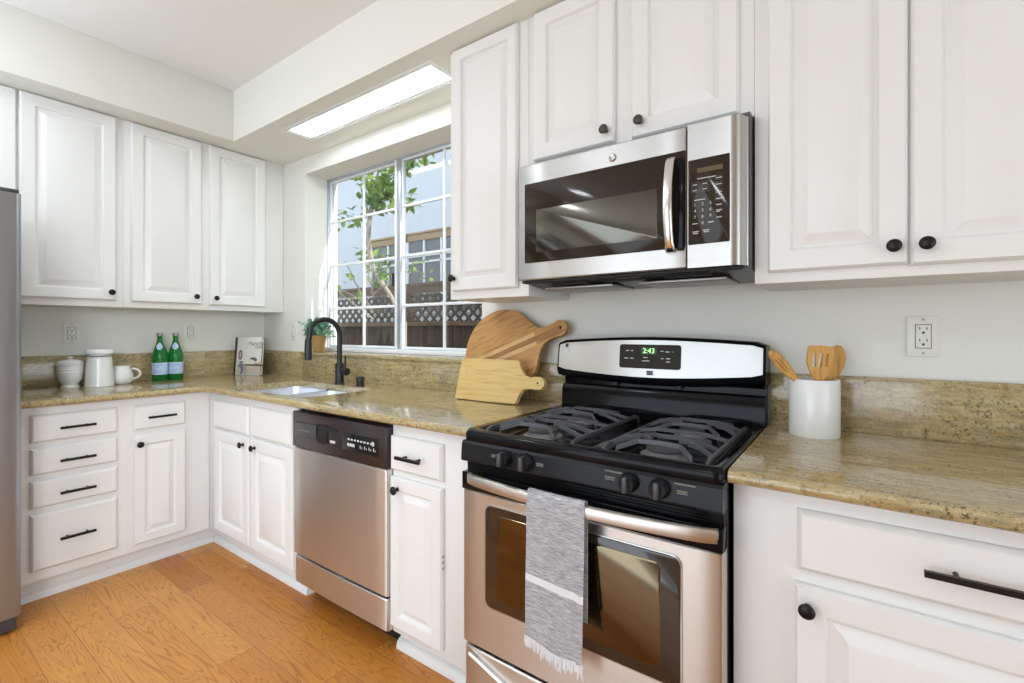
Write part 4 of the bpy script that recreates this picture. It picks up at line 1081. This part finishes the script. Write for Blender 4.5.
# ---- cutting boards (outline in a leaning plane)
def lean_plane(yb, ang):  # plane through z=CT at y=yb, leaning back by ang; returns mapping (x, s) -> world
    V = Vector((0, sin(ang), cos(ang))); return lambda x, s_, n=0: Vector((x, yb, CT + .002)) + V * s_ + Vector((0, -cos(ang), sin(ang))) * n
def hit(u, v, yb, ang):
    """intersection of a photograph direction with the leaning plane -> (x, s)"""
    c0 = Vector((3.594, -1.8054, 1.2228)); d_ = at_depth(u, v, 1) - c0
    n_ = Vector((0, -cos(ang), sin(ang))); q = Vector((0, yb, CT + .002)); k = (q - c0).dot(n_) / d_.dot(n_); p = c0 + d_ * k
    return p.x, (p.z - CT - .002) / cos(ang)
def smooth_closed(pts, sub=4):
    out = []; n = len(pts)
    for i in range(n):
        p0, p1, p2, p3 = [Vector(pts[(i + k) % n]) for k in (-1, 0, 1, 2)]
        for s_ in range(sub):
            t_ = s_ / sub; out.append(.5 * ((2 * p1) + (p2 - p0) * t_ + (2 * p0 - 5 * p1 + 4 * p2 - p3) * t_ ** 2 + (-p0 + 3 * p1 - 3 * p2 + p3) * t_ ** 3))
    return out
# big round paddle: disc with a handle rising to the right
yb, ang = -.098, .165; Pm = lean_plane(yb, ang)
cx_, cs_, rad = 2.288, .200, .205
hang = math.radians(22)
pts = []
a_ = hang + math.radians(20)
for k in range(33):
    a = hang + math.radians(24) + (2 * PI - math.radians(48)) * k / 32; pts.append((cx_ + rad * cos(a), cs_ + rad * sin(a)))
hd = Vector((cos(hang), sin(hang))); hn = Vector((-sin(hang), cos(hang))); C2 = Vector((cx_, cs_))
for l_, w_ in ((.208, -.052), (.232, -.034), (.262, -.027), (.300, -.028), (.320, -.033), (.340, -.030), (.351, -.016), (.355, 0), (.351, .016), (.340, .030), (.320, .033), (.300, .028), (.262, .027), (.232, .034), (.208, .052)):
    q = C2 + hd * l_ + hn * w_; pts.append((q.x, q.y))
pts = [(x, max(s_, 0)) for x, s_ in pts]
bb = thing('cutting_board', 'large round acacia paddle board leaning on the wall, behind the rectangular board', 'cutting board', (cx_, yb, CT))
mb = MB(); mb.flip = True
mb.prism([Pm(x, s_, 0) for x, s_ in pts], Pm(0, 0, .018) - Pm(0, 0, 0), 0, .0025)
bo = obj('board', mb, 'wood_acacia', bb, smooth=30)
# inlaid staves of different wood on the front face, clipped to the outline chord
mb = MB()
def stave(d0, d1, l0, l1, mi):
    n_ = 14; top, bot = [], []
    for k in range(n_ + 1):
        l_ = l0 + (l1 - l0) * k / n_; 
        lo = C2 + hd * l_ + hn * d0; hi = C2 + hd * l_ + hn * d1; bot.append(lo); top.append(hi)
    poly = bot + top[::-1]
    mb.prism([Pm(q.x, max(q.y, .001), .0172) for q in poly], Pm(0, 0, .0013) - Pm(0, 0, 0), mi)
import builtins
def chord(d): return math.sqrt(max(rad ** 2 - d ** 2, 0)) - .006
for d0, d1, mi in ((-.030, -.012, 1), (.012, .030, 1), (-.0115, .0115, 2)):
    lm_ = builtins.min(chord(d0), chord(d1)); stave(d0, d1, -lm_, lm_ if mi == 1 else .330, mi - 1)
obj('inlaid_stave', mb, ['wood_acacia2', 'wood_acacia3'], bo, smooth=0)
q = C2 + hd * .328; obj('hanging_hole', MB().prism([Pm(q.x + .007 * cos(2 * PI * k / 16), q.y + .007 * sin(2 * PI * k / 16), .0180) for k in range(16)], Pm(0, 0, .0008) - Pm(0, 0, 0)), 'slot', bo)
# small board with short round handle
yb, ang = -.190, .26; Pm = lean_plane(yb, ang)
out = [hit(u, v, yb, ang) for u, v in ((458, 398.5), (460.5, 385), (463, 371), (465.3, 359.5), (484, 360.2), (503, 361), (519, 361.8), (521.3, 363.5), (523.2, 370), (527, 376.5), (533, 379), (538, 378.2), (543, 378.6), (546, 381.5), (546.2, 386), (543, 389.6), (538, 389.8), (531, 388.6), (525, 390), (521, 395), (518.3, 402.5), (516.5, 404), (498, 402.3), (478, 400.3))]
out = [(x, max(s_, 0)) for x, s_ in out]
sb = thing('cutting_board', 'pale rectangular cutting board with a short round handle, in front of the round board', 'cutting board', (2.3, yb, CT))
mb = MB(); mb.flip = False
P3 = [Pm(x, s_, 0) for x, s_ in out]
ar = sum((out[i][0] * out[(i + 1) % len(out)][1] - out[(i + 1) % len(out)][0] * out[i][1]) for i in range(len(out)))
mb.flip = ar > 0
mb.prism(P3, Pm(0, 0, .019) - Pm(0, 0, 0), 0, .0025)
so = obj('board', mb, 'wood_pale', sb, smooth=30)
hx, hs_ = hit(540, 384, yb, ang); obj('hanging_hole', MB().prism([Pm(hx + .0045 * cos(2 * PI * k / 14), hs_ + .0045 * sin(2 * PI * k / 14), .019) for k in range(14)], Pm(0, 0, .0008) - Pm(0, 0, 0)), 'slot', so)
kx_, ks_ = hit(491, 381, yb, ang)

# ---- crock and utensils
kc = Vector((3.499, -.137, CT)); kr = .0655; kh = .167
t = thing('utensil_crock', 'white cylindrical ceramic crock holding wooden utensils, right of the stove', 'crock', tuple(kc))
obj('crock_body', MB().lathe(kc, [(.060, .001), (kr - .002, 0), (kr, .004), (kr, kh - .003), (kr - .002, kh), (kr - .005, kh), (kr - .007, kh - .003), (kr - .007, .010), (.01, .008)], 48), 'porcelain', t)
def utensil(name, label, outline, depth, th, base, slots=(), cat='utensil', bowl=False):
    """flat wooden head outline given in camera-facing plane at a depth; shaft runs to base point inside the crock"""
    pts = [at_depth(u, v, depth) for u, v in outline]; c_ = sum(pts, Vector()) / len(pts)
    t = thing(name, label, cat, tuple(base))
    nrm = Vector((.5841, -.8117, 0)) * th
    mb = MB()
    n_ = len(pts)
    mb.flip = False
    mb.prism(pts, -nrm, 0)
    low_ = min(pts, key=lambda p: p.z)
    return t, pts, mb, c_, nrm
# spoon leaning left
def head_lens(p_top, p_bot, w, th, base, name, label, m='bamboo', slots=False, wprof=None):
    """tapered head from p_top to p_bot with width w plus shaft down to base; rounded cross-section"""
    pt, pb, base = Vector(p_top), Vector(p_bot), Vector(base); ax = (pt - pb); Ln = ax.length; ax.normalize()
    view = Vector((.5841, -.8117, 0)); side = ax.cross(view).normalized(); nn = side.cross(ax).normalized()
    prof = wprof or [(0, .16), (.1, .24), (.25, .55), (.45, .86), (.65, 1), (.82, .9), (.93, .62), (1, .18)]
    t_ = thing(name, label, 'utensil', tuple(base))
    rings = []
    for s_, k in prof:
        c_ = pb + ax * Ln * s_; rings.append([c_ + side * cos(2 * PI * q / 16) * w / 2 * k + nn * sin(2 * PI * q / 16) * th / 2 for q in range(16)])
    h = obj('head', MB().loft(rings), m, t_, smooth=60)
    sh = obj('shaft', MB().tube([base, pb + ax * .012], [.0055, .0065], 10), m, t_)
    return t_, h, side, nn, ax, pb, Ln
inside = lambda x, y: (kc.x + x, kc.y + y, CT + .018)
t1 = head_lens(at_depth(770, 351, 1.40), at_depth(800, 384, 1.40), .036, .012, inside(.040, .010), 'wooden_spoon', 'bamboo slotted spoon leaning left out of the white crock', wprof=[(0, .30), (.12, .42), (.3, .72), (.5, .95), (.7, 1), (.86, .86), (.95, .6), (1, .25)])
_, h, side, nn, ax, pb, Ln = t1
mb = MB(); f_ = 1 if nn.dot(Vector((.5841, -.8117, 0))) > 0 else -1
for s_ in (-.007, .001): mb.tube([pb + ax * Ln * .42 + side * s_ + nn * f_ * .0055, pb + ax * Ln * .80 + side * s_ + nn * f_ * .0055], .0016, 6)
obj('groove', mb, 'wood_acacia3', h)
# round spoon at the right, behind
head_lens(at_depth(840, 346, 1.41), at_depth(820, 392, 1.41), .072, .010, inside(-.028, .0), 'wooden_spoon', 'bamboo spoon with broad oval head, at the right behind the slotted turner', wprof=[(0, .14), (.15, .30), (.3, .62), (.48, .9), (.66, 1), (.82, .9), (.93, .6), (1, .2)])
# slotted turner, front
dd = 1.365
tt = thing('wooden_turner', 'bamboo turner with three slots, standing in the middle of the white crock', 'utensil', inside(.0, -.026))
ol = [(808.8, 347.5), (810, 345.8), (822, 345.5), (834.5, 347), (835.2, 349), (833, 362), (829.5, 373), (824, 380), (822.5, 392), (817, 392), (815.5, 380), (810.5, 372), (807.2, 362)]
sl = [[(813.2, 353.0), (816.2, 353.0), (815.8, 367.0), (811.8, 367.0)], [(820.0, 353.2), (823.2, 353.4), (821.8, 367.4), (817.8, 367.0)], [(826.6, 353.8), (829.0, 354.0), (827.2, 366.6), (824.2, 366.6)]]
view = Vector((.5841, -.8117, 0))
bm = bmesh.new(); layers = []
for off in (0, -.006):
    loops = []
    for lp in [ol] + sl: loops.append([bm.verts.new(at_depth(u, v, dd) - view * off * -1) for u, v in lp])
    eds = []
    for lp in loops: eds += [bm.edges.new((lp[j], lp[(j + 1) % len(lp)])) for j in range(len(lp))]
    bmesh.ops.triangle_fill(bm, use_beauty=True, edges=eds); layers.append(loops)
for la, lb in zip(*layers):
    for j in range(len(la)):
        k = (j + 1) % len(la); bm.faces.new((la[j], la[k], lb[k], lb[j]))
obj('head', MB().bm_add(bm), 'bamboo', tt, smooth=30)
obj('shaft', MB().tube([inside(.0, -.026), at_depth(820, 388, dd + .004)], [.006, .0065], 10), 'bamboo', tt)
